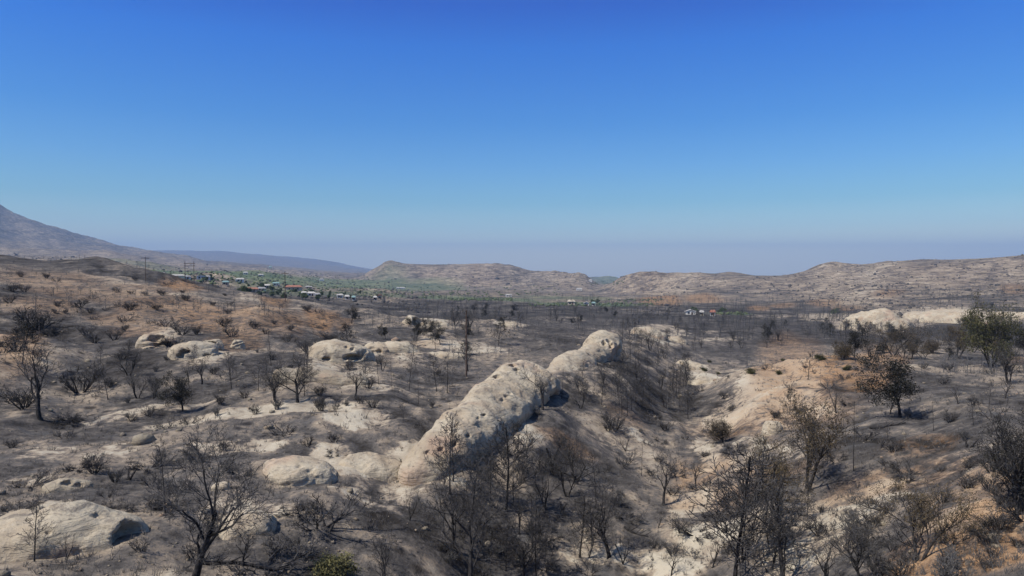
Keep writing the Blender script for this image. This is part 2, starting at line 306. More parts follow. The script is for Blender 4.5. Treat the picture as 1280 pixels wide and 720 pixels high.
def plain(name, c1, c2, scale=3.0, rough=0.9, metal=0.0, bump=0.0):
    m, nt, b = mat(name); N = NB(nt)
    tc = N.new('ShaderNodeTexCoord').outputs['Object']; oi = N.new('ShaderNodeObjectInfo').outputs['Random']
    n = N.noise(tc, scale, 4, 0.65)
    f = N.math('ADD', N.rng(n, 0.35, 0.65), N.math('MULTIPLY', N.math('SUBTRACT', oi, 0.5), 0.5), clamp=True)
    N.put(b.inputs['Base Color'], N.mix(f, c1, c2)); b.inputs['Roughness'].default_value = rough; b.inputs['Metallic'].default_value = metal
    if bump: N.bump(n, bump, 0.05, b)
    return m
M = {}
M['ground'] = ground_material()
M['rock'] = rock_material('pale sandstone'); M['rock2'] = rock_material('dusty sandstone', 0.82)
M['rock3'] = rock_material('sooty stones', 0.6)
M['bark'] = plain('charred bark', (0.012, 0.011, 0.011), (0.055, 0.050, 0.048), 4, bump=0.5)
M['twig'] = plain('scorched twigs', (0.032, 0.030, 0.029), (0.105, 0.097, 0.093), 2)
M['woodtwig'] = plain('weathered burnt limbs', (0.05, 0.05, 0.052), (0.11, 0.105, 0.105), 2)
M['greytwig'] = plain('ash grey twigs', (0.09, 0.085, 0.082), (0.17, 0.16, 0.15), 2)
M['palebark'] = plain('bleached wood', (0.16, 0.14, 0.12), (0.30, 0.27, 0.24), 5, bump=0.4)
M['oliveleaf'] = plain('olive leaves', (0.035, 0.040, 0.018), (0.115, 0.105, 0.048), 1.3)
M['brownleaf'] = plain('scorched brown leaves', (0.045, 0.034, 0.022), (0.13, 0.098, 0.055), 1.3)
M['yellowleaf'] = plain('yellow green leaves', (0.12, 0.11, 0.045), (0.25, 0.225, 0.10), 1.5)
M['darkleaf'] = plain('dark scorched needles', (0.014, 0.014, 0.012), (0.040, 0.038, 0.030), 1.5)
M['greenleaf'] = plain('green garden leaves', (0.06, 0.085, 0.042), (0.13, 0.155, 0.082), 0.5)
M['pole'] = plain('weathered pole timber', (0.05, 0.035, 0.028), (0.12, 0.085, 0.065), 4)
M['steel'] = plain('galvanised steel', (0.20, 0.20, 0.21), (0.32, 0.32, 0.33), 2, 0.5, 0.6)
M['insul'] = plain('grey porcelain', (0.3, 0.3, 0.3), (0.4, 0.4, 0.4), 4, 0.4)
M['white'] = plain('white painted wall', (0.60, 0.57, 0.52), (0.74, 0.71, 0.66), 0.4)
M['cream'] = plain('cream stucco', (0.55, 0.52, 0.36), (0.68, 0.65, 0.47), 0.4)
M['tan'] = plain('tan stucco', (0.38, 0.32, 0.25), (0.5, 0.43, 0.34), 0.4)
M['redroof'] = plain('red clay roof', (0.24, 0.10, 0.07), (0.34, 0.16, 0.11), 0.6)
M['greyroof'] = plain('grey shingle roof', (0.20, 0.20, 0.20), (0.32, 0.31, 0.30), 0.6)
M['whiteroof'] = plain('white metal roof', (0.36, 0.34, 0.31), (0.52, 0.49, 0.45), 0.6)
M['tealroof'] = plain('teal metal roof', (0.17, 0.26, 0.26), (0.22, 0.32, 0.31), 0.6)
M['glass'] = plain('dark window glass', (0.02, 0.025, 0.03), (0.03, 0.035, 0.045), 1, 0.15)
M['door'] = plain('brown door', (0.10, 0.06, 0.04), (0.14, 0.09, 0.06), 2)

# ------------------------------------------------------------------ helpers
def mesh(name, verts, faces, m, smooth=False):
    me = bpy.data.meshes.new(name)
    verts = np.asarray(verts, np.float32)
    if isinstance(faces, np.ndarray):
        n, k = faces.shape
        me.vertices.add(len(verts)); me.vertices.foreach_set('co', verts.ravel())
        me.loops.add(n * k); me.loops.foreach_set('vertex_index', faces.astype(np.int32).ravel())
        me.polygons.add(n); me.polygons.foreach_set('loop_start', np.arange(0, n*k, k, dtype=np.int32))
        me.update(calc_edges=True)
    else:
        me.from_pydata([tuple(map(float, v)) for v in verts], [], faces); me.update()
    if smooth: me.polygons.foreach_set('use_smooth', np.ones(len(me.polygons), bool))
    for mm in (m if isinstance(m, (list, tuple)) else [m]): me.materials.append(mm)
    return me
def link(name, me, parent=None):
    o = bpy.data.objects.new(name, me); COL.objects.link(o)
    if parent is not None: o.parent = parent
    return o
def tag(o, label=None, cat=None, group=None, kind=None):
    if label: o['label'] = label
    if cat: o['category'] = cat
    if group: o['group'] = group
    if kind: o['kind'] = kind
    return o
def empty(name, loc=(0, 0, 0), rz=0.0, sc=1.0):
    o = bpy.data.objects.new(name, None); COL.objects.link(o); o.location = loc
    o.rotation_euler = (0, 0, rz); o.scale = (sc, sc, sc); o.empty_display_size = 0.3; return o
def copy_thing(src, loc, rz, sc, tilt=(0, 0)):
    r = src.copy(); COL.objects.link(r); r.location = loc; r.rotation_euler = (tilt[0], tilt[1], rz)
    r.scale = sc if isinstance(sc, tuple) else (sc, sc, sc)
    for ch in src.children:
        c = ch.copy(); COL.objects.link(c); c.parent = r
        for g in ch.children:
            d = g.copy(); COL.objects.link(d); d.parent = c
    return r

# ------------------------------------------------------------------ terrain sheet
def terrain():
    fine = np.arange(TH0 + 0.02, TH1 - 0.02, 0.0022)
    rest = np.linspace(TH1 - 0.01, 2 * math.pi + TH0 + 0.01, 150)
    th = np.concatenate([fine, rest]); nt = len(th)
    l = np.concatenate([np.linspace(math.log(4), math.log(14), 14)[:-1], np.arange(math.log(14), math.log(300), 0.0048), np.arange(math.log(300), math.log(28000), 0.0075)])
    nl = len(l)
    T, L = np.meshgrid(th, l); R = np.exp(L)
    X = R * np.sin(T); Y = R * np.cos(T)
    Zz = H(X, Y)
    # run-off: streaks and rills that follow the fall of the slope
    nn_ = R < 9500
    px, py = X[nn_], Y[nn_]; rn = R[nn_]
    def B0(a, b):
        r_ = np.hypot(a, b); return look(Q, np.clip(np.arctan2(a, b), TH0, TH1), np.log(np.maximum(r_, 8))) * r_
    ee = 2.5 + rn * .02
    dx = (B0(px + ee, py) - B0(px - ee, py)) / (2 * ee); dy = (B0(px, py + ee) - B0(px, py - ee)) / (2 * ee)
    tw_ = 0.5 * gn(px / 18, py / 18, 4.0); gl = np.hypot(dx, dy) + 1e-6; ux, uy = dx / gl, dy / gl
    ux, uy = ux * np.cos(tw_) - uy * np.sin(tw_), ux * np.sin(tw_) + uy * np.cos(tw_)
    fl = 0; f2 = 0; sc_ = 1 + rn / 90
    for q in range(-4, 5):
        wq = 1 - abs(q) / 5
        fl = fl + wq * gn((px + q * 0.95 * sc_ * ux) / (1.05 * sc_), (py + q * 0.95 * sc_ * uy) / (1.05 * sc_), 7.0)
        if q % 2 == 0: f2 = f2 + wq * gn((px + q * 2.2 * sc_ * ux) / (3.4 * sc_), (py + q * 2.2 * sc_ * uy) / (3.4 * sc_), 9.0)
    fl = fl / 2.6; f2 = f2 / 1.9; fw = np.maximum(sstep(.04, .16, gl) * (1 - sstep(300, 600, rn)), sstep(.03, .09, gl) * sstep(300, 600, rn)) * (1 - sstep(8500, 9500, rn))
    Zz[nn_] += fw * (0.17 * sc_ * fl + 0.52 * sc_ * f2) * (1 - 0.68 * sstep(300, 600, rn))
    FL = np.zeros_like(Zz); FL[nn_] = fw * (1 - 0.55 * sstep(300, 600, rn)) * (fl * 1.0 + f2 * 0.75); FL = FL.ravel()
    GRID.update(t0=fine[0], dt=0.0022, l=l, z=Zz[:, :len(fine)])
    V = np.stack([X, Y, Zz], -1).reshape(-1, 3)
    i = np.arange(nl - 1)[:, None] * nt; j = np.arange(nt)[None, :]; j2 = (j + 1) % nt
    Fc = np.stack([i + j, i + nt + j, i + nt + j2, i + j2], -1).reshape(-1, 4)
    c = len(V); V = np.vstack([V, [[0, 0, float(H(0.0, 4.0))]]])
    me = mesh('ground', V, Fc[:, ::-1].copy(), M['ground'], True)
    # soil colours: where pale sand, orange subsoil, green fields and char lie on this ground
    x, y = V[:, 0], V[:, 1]; TT = np.arctan2(x, y); LL = np.log(np.maximum(np.hypot(x, y), 4))
    rr = np.exp(LL)
    w1 = fbm(x / (0.10*rr+2), y / (0.10*rr+2), 0.0, 4); w2 = fbm(x / (0.10*rr+2) + 50, y / (0.10*rr+2), 3.0, 4)
    acc = {k: np.zeros(len(V)) for k in 'pogd'}
    for k, u, v, du, dv, a in BLOBS:
        h0 = hit(u, v); ra = hit(u, v + dv)[3]; rb = hit(u, min(v - dv, v - 0.5))[3]
        t0 = math.atan2(h0[0], h0[1]); dt = du / F
        sl_ = 0.62 * abs(math.log(max(rb, ra + 0.1) / ra)); sl_ = min(max(sl_, 0.02), 0.55)
        d = np.sqrt(((TT - t0) / dt + 1.1 * w1) ** 2 + ((LL - math.log(h0[3])) / sl_ + 1.1 * w2) ** 2)
        acc[k] = np.maximum(acc[k], a * (1 - sstep(0.55, 1.25, d)))
    fr = sstep(240, 520, rr)
    # land units: dry bare hills on the far side, the burnt plain, the irrigated fields
    st = look(STEEP, np.clip(TT, TH0, TH1), LL)
    hill = sstep(0.025, 0.07, st) * sstep(450, 650, rr)
    acc['p'] = np.maximum(acc['p'], hill * (0.38 + 0.25 * w2) * (1 - 0.95 * sstep(3300, 4600, rr)))
    acc['o'] = np.maximum(acc['o'], hill * (0.08 + 0.28 * w1) * (1 - 0.8 * sstep(3300, 4600, rr)))
    acc['d'] = np.maximum(acc['d'], (1 - hill) * sstep(230, 330, rr) * (1 - sstep(520, 800, rr)) * 0.50)
    col = np.stack([acc['p'], acc['o'], acc['g'], np.ones(len(V))], -1)
    a = me.attributes.new('tint', 'FLOAT_COLOR', 'POINT'); a.data.foreach_set('color', np.clip(col, 0, 1).astype(np.float32).ravel())
    a = me.attributes.new('char', 'FLOAT', 'POINT'); a.data.foreach_set('value', acc['d'].astype(np.float32))
    a = me.attributes.new('flow', 'FLOAT', 'POINT'); a.data.foreach_set('value', np.concatenate([FL, [0]]).astype(np.float32))
    a = me.attributes.new('far', 'FLOAT', 'POINT'); a.data.foreach_set('value', fr.astype(np.float32))
    return tag(link('ground', me), kind='structure')
# kind, u, v, half-width, half-height (where it lies on the ground), amount
BLOBS = [
 # pale sand and sandstone slabs
 ('p',200,508,70,4,.9),('p',330,512,120,7,1),('p',440,520,60,10,.8),('p',150,518,60,4,.7),('p',60,520,50,3,.5),
 ('p',430,575,60,18,.9),('p',375,590,50,16,.9),('p',480,620,45,22,.5),('p',300,560,50,8,.8),('p',60,560,50,10,.5),('p',30,600,50,10,.35),
 ('p',150,560,40,9,.4),('p',290,640,35,20,.8),('p',350,640,50,14,.6),('p',60,655,60,22,.7),('p',510,575,40,30,.9),('p',560,550,40,20,.8),
 ('p',470,485,60,5,.6),('p',420,465,60,8,.8),('p',500,435,40,6,.9),('p',560,430,50,5,.8),('p',600,440,40,4,.7),('p',540,455,50,5,.5),
 ('p',640,405,25,4,.8),('p',540,400,25,4,.7),('p',250,435,30,8,.7),('p',200,418,22,10,.6),('p',400,440,30,12,.6),('p',470,440,30,6,.7),
 ('p',830,412,30,5,.7),('p',815,420,25,4,.7),('p',865,462,18,9,1),('p',880,475,20,7,.8),('p',905,520,30,18,.8),('p',885,555,18,14,.8),
 ('p',950,480,50,16,.85),('p',930,505,40,18,.8),('p',1000,450,45,8,.6),('p',930,560,35,14,.6),('p',1000,500,40,20,.6),
 ('p',860,630,40,15,.7),('p',890,670,60,20,.8),('p',800,700,60,16,.7),('p',730,700,50,12,.6),('p',860,700,50,16,.8),('p',720,660,30,10,.5),
 ('p',1010,690,60,18,.6),('p',1050,650,40,16,.6),('p',1140,600,70,10,.6),('p',1100,620,60,12,.5),('p',1010,560,30,12,.6),
 ('p',760,560,30,8,.4),('p',790,540,30,7,.4),('p',700,560,40,8,.35),('p',1100,400,60,8,1),('p',1200,394,80,8,1),('p',1060,396,50,6,.9),
 ('p',960,396,40,3,.5),('p',900,425,40,3,.4),('p',890,415,20,2,.5),('p',700,400,40,4,.35),('p',750,455,30,5,.4),('p',770,470,25,5,.5),
 ('p',690,500,20,7,.35),('p',1180,640,40,14,.5),('p',1240,560,40,10,.5),('p',1200,570,40,8,.5),
 # orange subsoil
 ('o',255,398,45,14,.75),('o',180,380,30,10,.5),('o',235,360,28,5,1),('o',310,410,30,14,.5),('o',150,395,30,10,.4),('o',60,380,40,10,.4),('o',20,430,25,16,.6),
 ('o',400,392,22,8,.9),('o',345,378,20,5,.8),('o',430,402,15,5,.5),('o',185,360,40,6,.35),('o',30,350,40,8,.25),
 ('o',1050,460,60,14,.9),('o',1000,480,45,18,.65),('o',950,500,40,16,.45),('o',1100,448,25,8,.8),('o',1000,447,40,6,.5),
 ('o',1230,690,60,18,.9),('o',1180,650,30,14,.6),('o',1140,560,40,12,.5),('o',1120,600,50,10,.4),('o',1230,600,40,12,.6),('o',1260,655,30,10,.7),
 ('o',870,600,40,14,.5),('o',850,625,30,10,.45),('o',700,555,40,10,.4),('o',780,520,30,10,.3),('o',540,430,25,5,.5),('o',1270,450,20,5,.5),('o',950,590,30,10,.5),
 ('o',830,377,25,6,1),('o',880,372,25,6,.9),('o',950,385,14,3,.8),('o',1030,378,20,4,.6),('o',1110,365,20,4,.5),('o',1270,360,14,6,.6),('o',980,382,16,3,.6),('o',1060,384,20,3,.5),
 # irrigated fields and gardens
 ('g',300,345,110,5,.95),('g',380,352,90,5,.9),('g',430,356,90,5,.8),('g',520,362,80,2.5,.7),('g',580,374,90,1.7,.8),('g',760,381,60,1.8,.9),('g',700,379,40,1.5,.7),
 ('g',350,362,60,4,.5),('g',450,368,60,3,.6),('g',700,371,70,1.5,.5),('g',760,352,25,3,.7),('g',915,392,30,1.3,.7),('g',230,342,60,3,.8),
 ('g',170,330,60,3,.4),
 # heavy char
 ('o',90,350,60,10,.4),('o',230,385,50,12,.6),('o',330,395,50,14,.55),('o',290,430,30,8,.5),('o',120,370,50,8,.4),('o',170,410,30,10,.4),
 ('o',980,460,50,14,.7),('o',930,530,30,12,.5),('o',1090,470,30,12,.7),('o',1200,620,60,14,.5),('o',1060,620,40,10,.35),
 ('d',110,430,70,20,.55),('d',260,425,60,14,.4),('d',100,375,70,12,.4),('d',20,400,40,16,.5),('d',380,415,50,12,.4),('d',560,690,60,30,.35),('d',700,610,70,30,.35),('d',1150,560,60,14,.4),('d',640,560,50,20,.3),('d',330,460,60,12,.4),('d',150,540,60,8,.3),('d',150,460,60,16,.6),('d',60,400,40,12,.4),('d',420,410,60,14,.45),('d',500,415,50,8,.5),('d',220,490,80,7,.5),('d',420,500,110,5,.6),
 ('d',550,475,60,8,.5),('d',690,540,50,30,.25),('d',790,465,60,24,.55),('d',830,500,40,26,.5),('d',740,500,50,20,.35),('d',760,620,60,30,.35),
 ('d',700,640,60,30,.4),('d',1130,480,70,20,.55),('d',1180,510,90,24,.5),('d',1090,510,40,14,.6),('d',1060,545,60,18,.5),('d',1000,600,60,20,.35),
 ('d',1200,455,70,5,.4),('d',250,590,50,30,.3),('d',160,610,70,20,.45),('d',30,575,40,14,.3),('d',520,660,60,30,.5),('d',600,660,60,40,.45),('d',1240,520,50,20,.45),
 ('d',420,640,60,20,.3),('d',900,440,60,10,.45),('d',960,425,80,8,.5),('d',1050,420,90,8,.6),('d',700,415,60,8,.45),('d',1110,690,60,20,.4),
 ('d',640,395,120,4,.4),('p',960,500,90,30,.55),('p',900,600,80,16,.4),('o',980,505,90,30,.5),('o',1205,665,80,34,.8),('o',1120,600,80,14,.5),('o',940,600,70,16,.4),('p',650,545,40,10,.5),('p',720,480,30,8,.5),('p',560,600,30,10,.5),
]
G = terrain()

# ------------------------------------------------------------------ haze: air between the camera and the far hills
def haze():
    x0, x1, y0, y1, z0, z1 = -29500, 29500, -29500, 29500, -900, 1500
    zmin = float(min(v.co.z for v in G.data.vertices)); zmax = float(max(v.co.z for v in G.data.vertices))
    z0, z1 = zmin - 1, zmax + 25
    v = [(x, y, z) for z in (z0, z1) for y in (y0, y1) for x in (x0, x1)]
    f = [(0,2,3,1),(4,5,7,6),(0,1,5,4),(2,6,7,3),(0,4,6,2),(1,3,7,5)]
    m = bpy.data.materials.new('valley haze'); m.use_nodes = True; nt = m.node_tree
    nt.nodes.remove(nt.nodes['Principled BSDF'])
    pv = nt.nodes.new('ShaderNodeVolumePrincipled'); pv.inputs['Color'].default_value = (0.42, 0.64, 1.0, 1)
    pv.inputs['Density'].default_value = 0.000085; pv.inputs['Anisotropy'].default_value = 0.0
    nt.links.new(pv.outputs[0], nt.nodes['Material Output'].inputs['Volume'])
    tag(link('haze', mesh('haze', v, f, m)), kind='stuff')
haze()

#@@PART2@@
# ------------------------------------------------------------------ sandstone outcrops: rounded solids grown from blobs, with caves cut in
def nets(f, lo, n, h):
    """surface of f < 0 on a regular grid (naive surface nets)"""
    s = f < 0
    idx = np.full((n[0]-1, n[1]-1, n[2]-1), -1, np.int64)
    c = np.zeros(idx.shape, np.int32); acc = np.zeros(idx.shape + (3,)); cnt = np.zeros(idx.shape)
    for dx in (0,1):
        for dy in (0,1):
            for dz in (0,1):
                c += s[dx:n[0]-1+dx, dy:n[1]-1+dy, dz:n[2]-1+dz]
    act = (c > 0) & (c < 8)
    for ax in range(3):
        o = [(0,0),(0,1),(1,0),(1,1)]
        for p, q in o:
            st = [0,0,0]; ot = [i for i in range(3) if i != ax]; st[ot[0]] = p; st[ot[1]] = q
            sa = tuple(slice(st[i], n[i]-1+st[i]) for i in range(3))
            st2 = list(st); st2[ax] = 1; sb = tuple(slice(st2[i], n[i]-1+st2[i]) for i in range(3))
            fa, fb = f[sa], f[sb]; m = (fa < 0) != (fb < 0)
            t = np.where(m, fa / np.where(m, fa - fb, 1), 0)
            for i in range(3):
                acc[..., i] += m * (t if i == ax else st[i])
            cnt += m
    idx[act] = np.arange(act.sum())
    ijk = np.argwhere(act)
    V = np.array(lo) + (ijk + acc[act] / cnt[act][:, None]) * h
    F_ = []
    for ax in range(3):
        a, b = [i for i in range(3) if i != ax]
        sl0 = [slice(1, n[i]-1) for i in range(3)]; sl0[ax] = slice(0, n[ax]-1)
        sl1 = list(sl0); sl1[ax] = slice(1, n[ax])
        s0 = s[tuple(sl0)]; s1 = s[tuple(sl1)]; e = np.argwhere(s0 != s1)
        if not len(e): continue
        sg = s0[tuple(e.T)]
        e = e + np.array([0 if i == ax else 1 for i in range(3)])
        def cell(da, db):
            k = e.copy(); k[:, a] -= da; k[:, b] -= db; return idx[tuple(k.T)]
        q = np.stack([cell(1,1), cell(0,1), cell(0,0), cell(1,0)], -1)
        flip = sg if ax != 1 else ~sg
        q[~flip] = q[~flip][:, ::-1]; F_.append(q)
    return V, np.vstack(F_)
def ell(P, c, r, yaw=0.0, tilt=0.0, roll=0.0, p=2.0):
    x = P[..., 0] - c[0]; y = P[..., 1] - c[1]; z = P[..., 2] - c[2]
    ca, sa = math.cos(yaw), math.sin(yaw); u = x*sa + y*ca; v = x*ca - y*sa     # u along the bearing yaw, v to its right
    ct, st = math.cos(tilt), math.sin(tilt); u, z = u*ct + z*st, -u*st + z*ct
    cr, sr = math.cos(roll), math.sin(roll); v, z = v*cr - z*sr, v*sr + z*cr    # roll > 0: the right side dips
    D = np.sqrt(u*u + v*v + z*z) + 1e-9
    if p == 2.0: k0 = np.sqrt((u/r[0])**2 + (v/r[1])**2 + (z/r[2])**2) + 1e-9
    else: k0 = (np.abs(u/r[0])**p + np.abs(v/r[1])**p + np.abs(z/r[2])**p) ** (1/p) + 1e-9
    k1 = np.sqrt((u/r[0]**2)**2 + (v/r[1]**2)**2 + (z/r[2]**2)**2) + 1e-9
    return k0 * (k0 - 1) / k1
def smin(a, b, k):
    h = np.clip(0.5 + 0.5*(b-a)/k, 0, 1); return b + (a-b)*h - k*h*(1-h)
class Rock:
    def __init__(s, blobs, h, k=0.8, amp=0.35, seed=0, groove=0.12, dip=0.5, holes=(), cutpx=()):
        s.b, s.h, s.k, s.amp, s.seed, s.groove, s.dip = blobs, h, k, amp, seed, groove, dip
        s.holes = list(holes)
        for (u, v, ru, rv, dep) in cutpx:
            p = s.trace(u, v)
            if p is None: continue
            r = math.hypot(p[0], p[1]); yaw = math.atan2(p[0], p[1])
            s.holes.append((p, (dep * ru * 1.5 * r / F, ru * 1.5 * r / F, rv * 1.5 * r / F), yaw, -0.15))
    def field(s, P):
        sh = P.shape[:-1]; P = P.reshape(-1, 3); d = None
        d = np.full(len(P), 50.0)
        for b in s.b:
            R_ = max(b[1]) * 1.25 + 2.0; q = np.nonzero((np.abs(P[:, 0] - b[0][0]) < R_) & (np.abs(P[:, 1] - b[0][1]) < R_) & (np.abs(P[:, 2] - b[0][2]) < min(R_, b[1][2] + 4 + b[1][1] * .5)))[0]
            if len(q): d[q] = smin(d[q], ell(P[q], *b), s.k)
        m = np.abs(d) < s.amp * 2.5 + 0.6; Q_ = P[m]
        if len(Q_):
            sc = min(s.b[0][1]); A = s.amp; x, y, z = Q_[:, 0], Q_[:, 1], Q_[:, 2]; q = s.seed * 7.3
            e = d[m]
            e = e + A * 1.2 * fbm(x/(sc*1.3) + q, y/(sc*1.3), z/(sc*1.3), 2) + A * 0.16 * gn(x/(sc*.3), y/(sc*.3) + q, z/(sc*.3)) + A * 0.16 * gn(x/(sc*.13), y/(sc*.13) + q, z/(sc*.09))
            e = e + A * 0.22 * (0.35 - np.abs(gn(x/(sc*.5) + 9, y/(sc*.5) + q, z/(sc*.4))))
            # joints: a few narrow cracks, and bedding that shows as shallow ledges on parts of the stone
            cr = np.abs(gn((x + .5 * z)/(sc*.9) + 3 + q, y/(sc*2.6), z/(sc*2.2)))
            e = e + s.groove * 1.3 * (1 - sstep(0, .05, cr)) * sstep(-.05, .25, gn(x/sc + 1, y/sc + q, z/sc))
            t = (z * 0.9 + s.dip * x * 0.6 + 0.6 * gn(x/4, y/4 + q, z/4)) / (sc * 0.42)
            e = e + s.groove * 2.0 * (sstep(0, .2, t % 1.0) - (t % 1.0)) * sstep(0.0, 0.4, gn(x/(sc*1.5), y/(sc*1.5) + 5, z/sc + q))
            d[m] = e
        for (c, r, yaw, tilt) in s.holes:
            q = np.nonzero(np.abs(P - np.array(c)).max(1) < max(r) * 1.8 + .5)[0]
            if len(q):
                eh = ell(P[q], c, r, yaw, tilt) + 0.55 * min(r) * gn(P[q, 0] / (min(r) * 1.3), P[q, 1] / (min(r) * 1.3), P[q, 2] / (min(r) * 1.1) + 4)
                d[q] = -smin(-d[q], eh, 0.10 * min(r) + 0.02)
        return d.reshape(sh)
    def trace(s, u, v):
        a, b, c = ray(u, v); dn = np.array([a, b, c]); dn /= np.linalg.norm(dn)
        c0 = [math.hypot(c[0], c[1]) for c, *_ in s.b]; rm = max(max(r) for _, r, *_ in s.b); t = np.arange(min(c0) - rm - 2, max(c0) + rm + 2, s.h * .4)[:, None] * dn; f = s.field(t)
        k = np.nonzero(f < 0)[0]
        return tuple(t[k[0]]) if len(k) else None
    def build(s, name, label, m, group=None, cat='rock outcrop'):
        lo = np.min([np.array(c) - max(r[:2]) * np.array([1,1,0]) - np.array([0,0,r[2]]) for c, r, *_ in s.b], 0) - 2*s.h - s.amp
        hi = np.max([np.array(c) + max(r[:2]) * np.array([1,1,0]) + np.array([0,0,r[2]]) for c, r, *_ in s.b], 0) + 2*s.h + s.amp + 0.4
        n = np.ceil((hi - lo) / s.h).astype(int) + 2
        g = np.stack(np.meshgrid(*[lo[i] + np.arange(n[i]) * s.h for i in range(3)], indexing='ij'), -1)
        f = np.maximum(s.field(g), lo[2] + 1.5*s.h - g[..., 2])
        V, Fc = nets(f, lo, n, s.h)
        base = np.array([V[:, 0].mean(), V[:, 1].mean(), V[:, 2].min()])
        me = mesh(name, V - base, Fc, m, True); o = link(name, me); o.location = base
        return tag(o, label, cat, group)
# the long ridge of pale rock running away from the camera
YW = math.atan2(24.5, 72)
ridge = Rock([
    ((-5.2, 55.2, -14.3), (5.2, 2.2, 2.1), YW - 0.1, 0.12, 0.42, 2.4),
    ((-6.4, 51.9, -15.3), (2.4, 1.5, 1.7), YW + 0.5, 0.0, 0.1, 2.2),
    ((-3.0, 61.5, -13.7), (8.5, 2.7, 2.3), YW - 0.02, 0.06, 0.46, 2.5),
    ((-0.7, 69.2, -13.0), (8.5, 3.1, 2.3), YW - 0.06, 0.04, 0.46, 2.8),
    ((1.5, 75.5, -12.6), (4.6, 3.3, 2.4), YW - 0.05, 0.0, 0.42, 3.4),
    ((5.0, 86.5, -14.4), (8.5, 2.7, 2.2), YW + 0.02, 0.05, 0.42, 2.3),
    ((8.4, 97.5, -14.0), (8.0, 3.0, 2.7), YW, 0.06, 0.44, 2.3),
    ((11.7, 107.5, -13.9), (6.0, 2.5, 2.6), YW, 0.04, 0.4, 2.3),
    ((14.4, 114.0, -13.2), (4.4, 3.0, 3.4), YW + .1, 0.18, 0.35, 2.8),
    ((3.3, 81.5, -14.0), (4.5, 2.4, 1.9), YW, 0.0, 0.42, 2.4),
  ], 0.13, 0.8, 0.25, 1, 0.17,
  holes=[((4.5, 74.0, -14.4), (3.2, 1.9, 1.35), YW + 0.5, 0.12),
         ((17.6, 112.2, -13.2), (2.4, 1.0, 1.3), YW + 0.6, 0.3), ((17.2, 115, -12.0), (2.0, .5, 1.3), YW + 0.5, 0.6)],
  cutpx=[(622,470,4.5,3,1.5),(641,457,3.5,1.6,2),(646,462,3,1.5,2),(619,473,2,3,2),(633,496,2,1.6,2),(628,500,2,1.6,2),(638,491,2,2,2),
         (605,519,2.5,1.6,2),(598,523,2,1.3,2),(542,517,1.5,1.5,2),(541,531,1.5,1.3,2),(551,562,2.5,2,2),(567,556,3,2.5,2),(534,566,2,1.6,2),(585,545,2.5,1.6,2),
         (580,488,6,1.6,1),(565,500,4,1.3,1),(755,428,2,3.4,2),(761,425,2,4,2),(764,432,2,3,2)])
ridge.build('sandstone_ridge', 'long pale sandstone ridge with small caves running up the middle of the valley', M['rock'])
def outcrop(u, v, wpx, hpx, label, seed, n=3, deep=0.8, yaw=None, m='rock', h=None, holes=(), sink=0.35, group=None, name='sandstone_outcrop', lift=0.0, at=None, amp=None):
    x, y, z, r = hit(u, v) if at is None else at
    s = r / F; W = wpx * s * 0.5; Hh = hpx * s * (0.72 if r < 250 else 0.9)
    rg = random.Random(seed); yw = rg.uniform(-.3, .3) if yaw is None else yaw
    th = math.atan2(x, y); D = W * deep
    cx, cy = x + math.sin(th) * D * 0.8, y + math.cos(th) * D * 0.8
    bl = []
    ca, sa = math.cos(th + yw), math.sin(th + yw)
    for i in range(n):
        t = (i + 0.5) / n * 2 - 1 if n > 1 else 0
        t *= 0.62; rr = W * (0.62 if n > 1 else 1.0) * rg.uniform(.8, 1.1)
        hh = Hh * (1 - 0.45 * abs(t)) * rg.uniform(.85, 1.1)
        px, py = cx + ca * t * W, cy - sa * t * W
        gz = float(HF(px, py)) if at is None else z
        bl.append(((px, py, min(gz, z + 2 * Hh) - sink * Hh + lift), (D * rg.uniform(.8, 1.15), rr * rg.uniform(.9, 1.2), hh * (1 + sink)), th + yw + rg.uniform(-.4, .4), rg.uniform(-.15, .2), rg.uniform(-.1, .35), rg.uniform(2.2, 3.2)))
    rk = Rock(bl, h or max(0.09, W * 2 / 46), 0.35 * Hh, 0.15 * Hh if amp is None else amp, seed, 0.06 * Hh, rg.uniform(-.5, .8), cutpx=holes)
    return rk.build(name, label, M[m], group)
outcrop(78, 692, 150, 50, 'big smooth pale boulder with a black cave at its end', 11, 3, 0.75, 0.15,
        holes=[(168, 668, 16, 9, 1.2), (58, 663, 3, 9, 0.5), (122, 645, 4, 2, 1), (96, 690, 3, 2, 1)])
outcrop(378, 606, 96, 26, 'low rounded white sandstone dome above the spreading burnt bush', 12, 3, 0.9, 0.1, holes=[(375, 583, 3, 1.5, 1), (388, 590, 3, 1.2, 1)])
outcrop(196, 434, 44, 24, 'knobbly pale rock with a round black hole on the burnt slope', 13, 2, 0.8, 0, holes=[(196, 421, 6, 4, 1.4), (204, 431, 7, 2.5, 1.4), (190, 426, 3, 3, 1)])
outcrop(243, 447, 58, 20, 'cracked pale rock slab below the two small rock knobs on the slope', 14, 3, 0.8, 0, holes=[(231, 440, 4, 2, 1.3), (226, 445, 3, 2, 1.3), (259, 445, 3, 1.5, 1.2)])
outcrop(264, 437, 30, 18, 'small rounded rock knob with a pitted face behind the cracked slab', 15, 2, 0.8, 0, holes=[(265, 429, 3, 1.6, 1.2), (277, 442, 7, 3, 1.2)])
outcrop(297, 436, 18, 16, 'small bright rock knob standing alone under the orange bank', 16, 1, 0.8, 0)
outcrop(424, 452, 80, 28, 'broad pale rock dome with a row of black pits on its shoulder', 17, 3, 0.8, 0.1,
        holes=[(434, 434, 2.5, 1.5, 1.6), (443, 432, 2.5, 1.8, 1.6), (440, 437, 2, 1.5, 1.6), (454, 441, 2, 1.6, 1.6), (458, 438, 2.5, 2, 1.6), (442, 447, 9, 2.4, 1), (408, 449, 4, 1.6, 1.2), (453, 444, 2, 1.5, 1.5)])
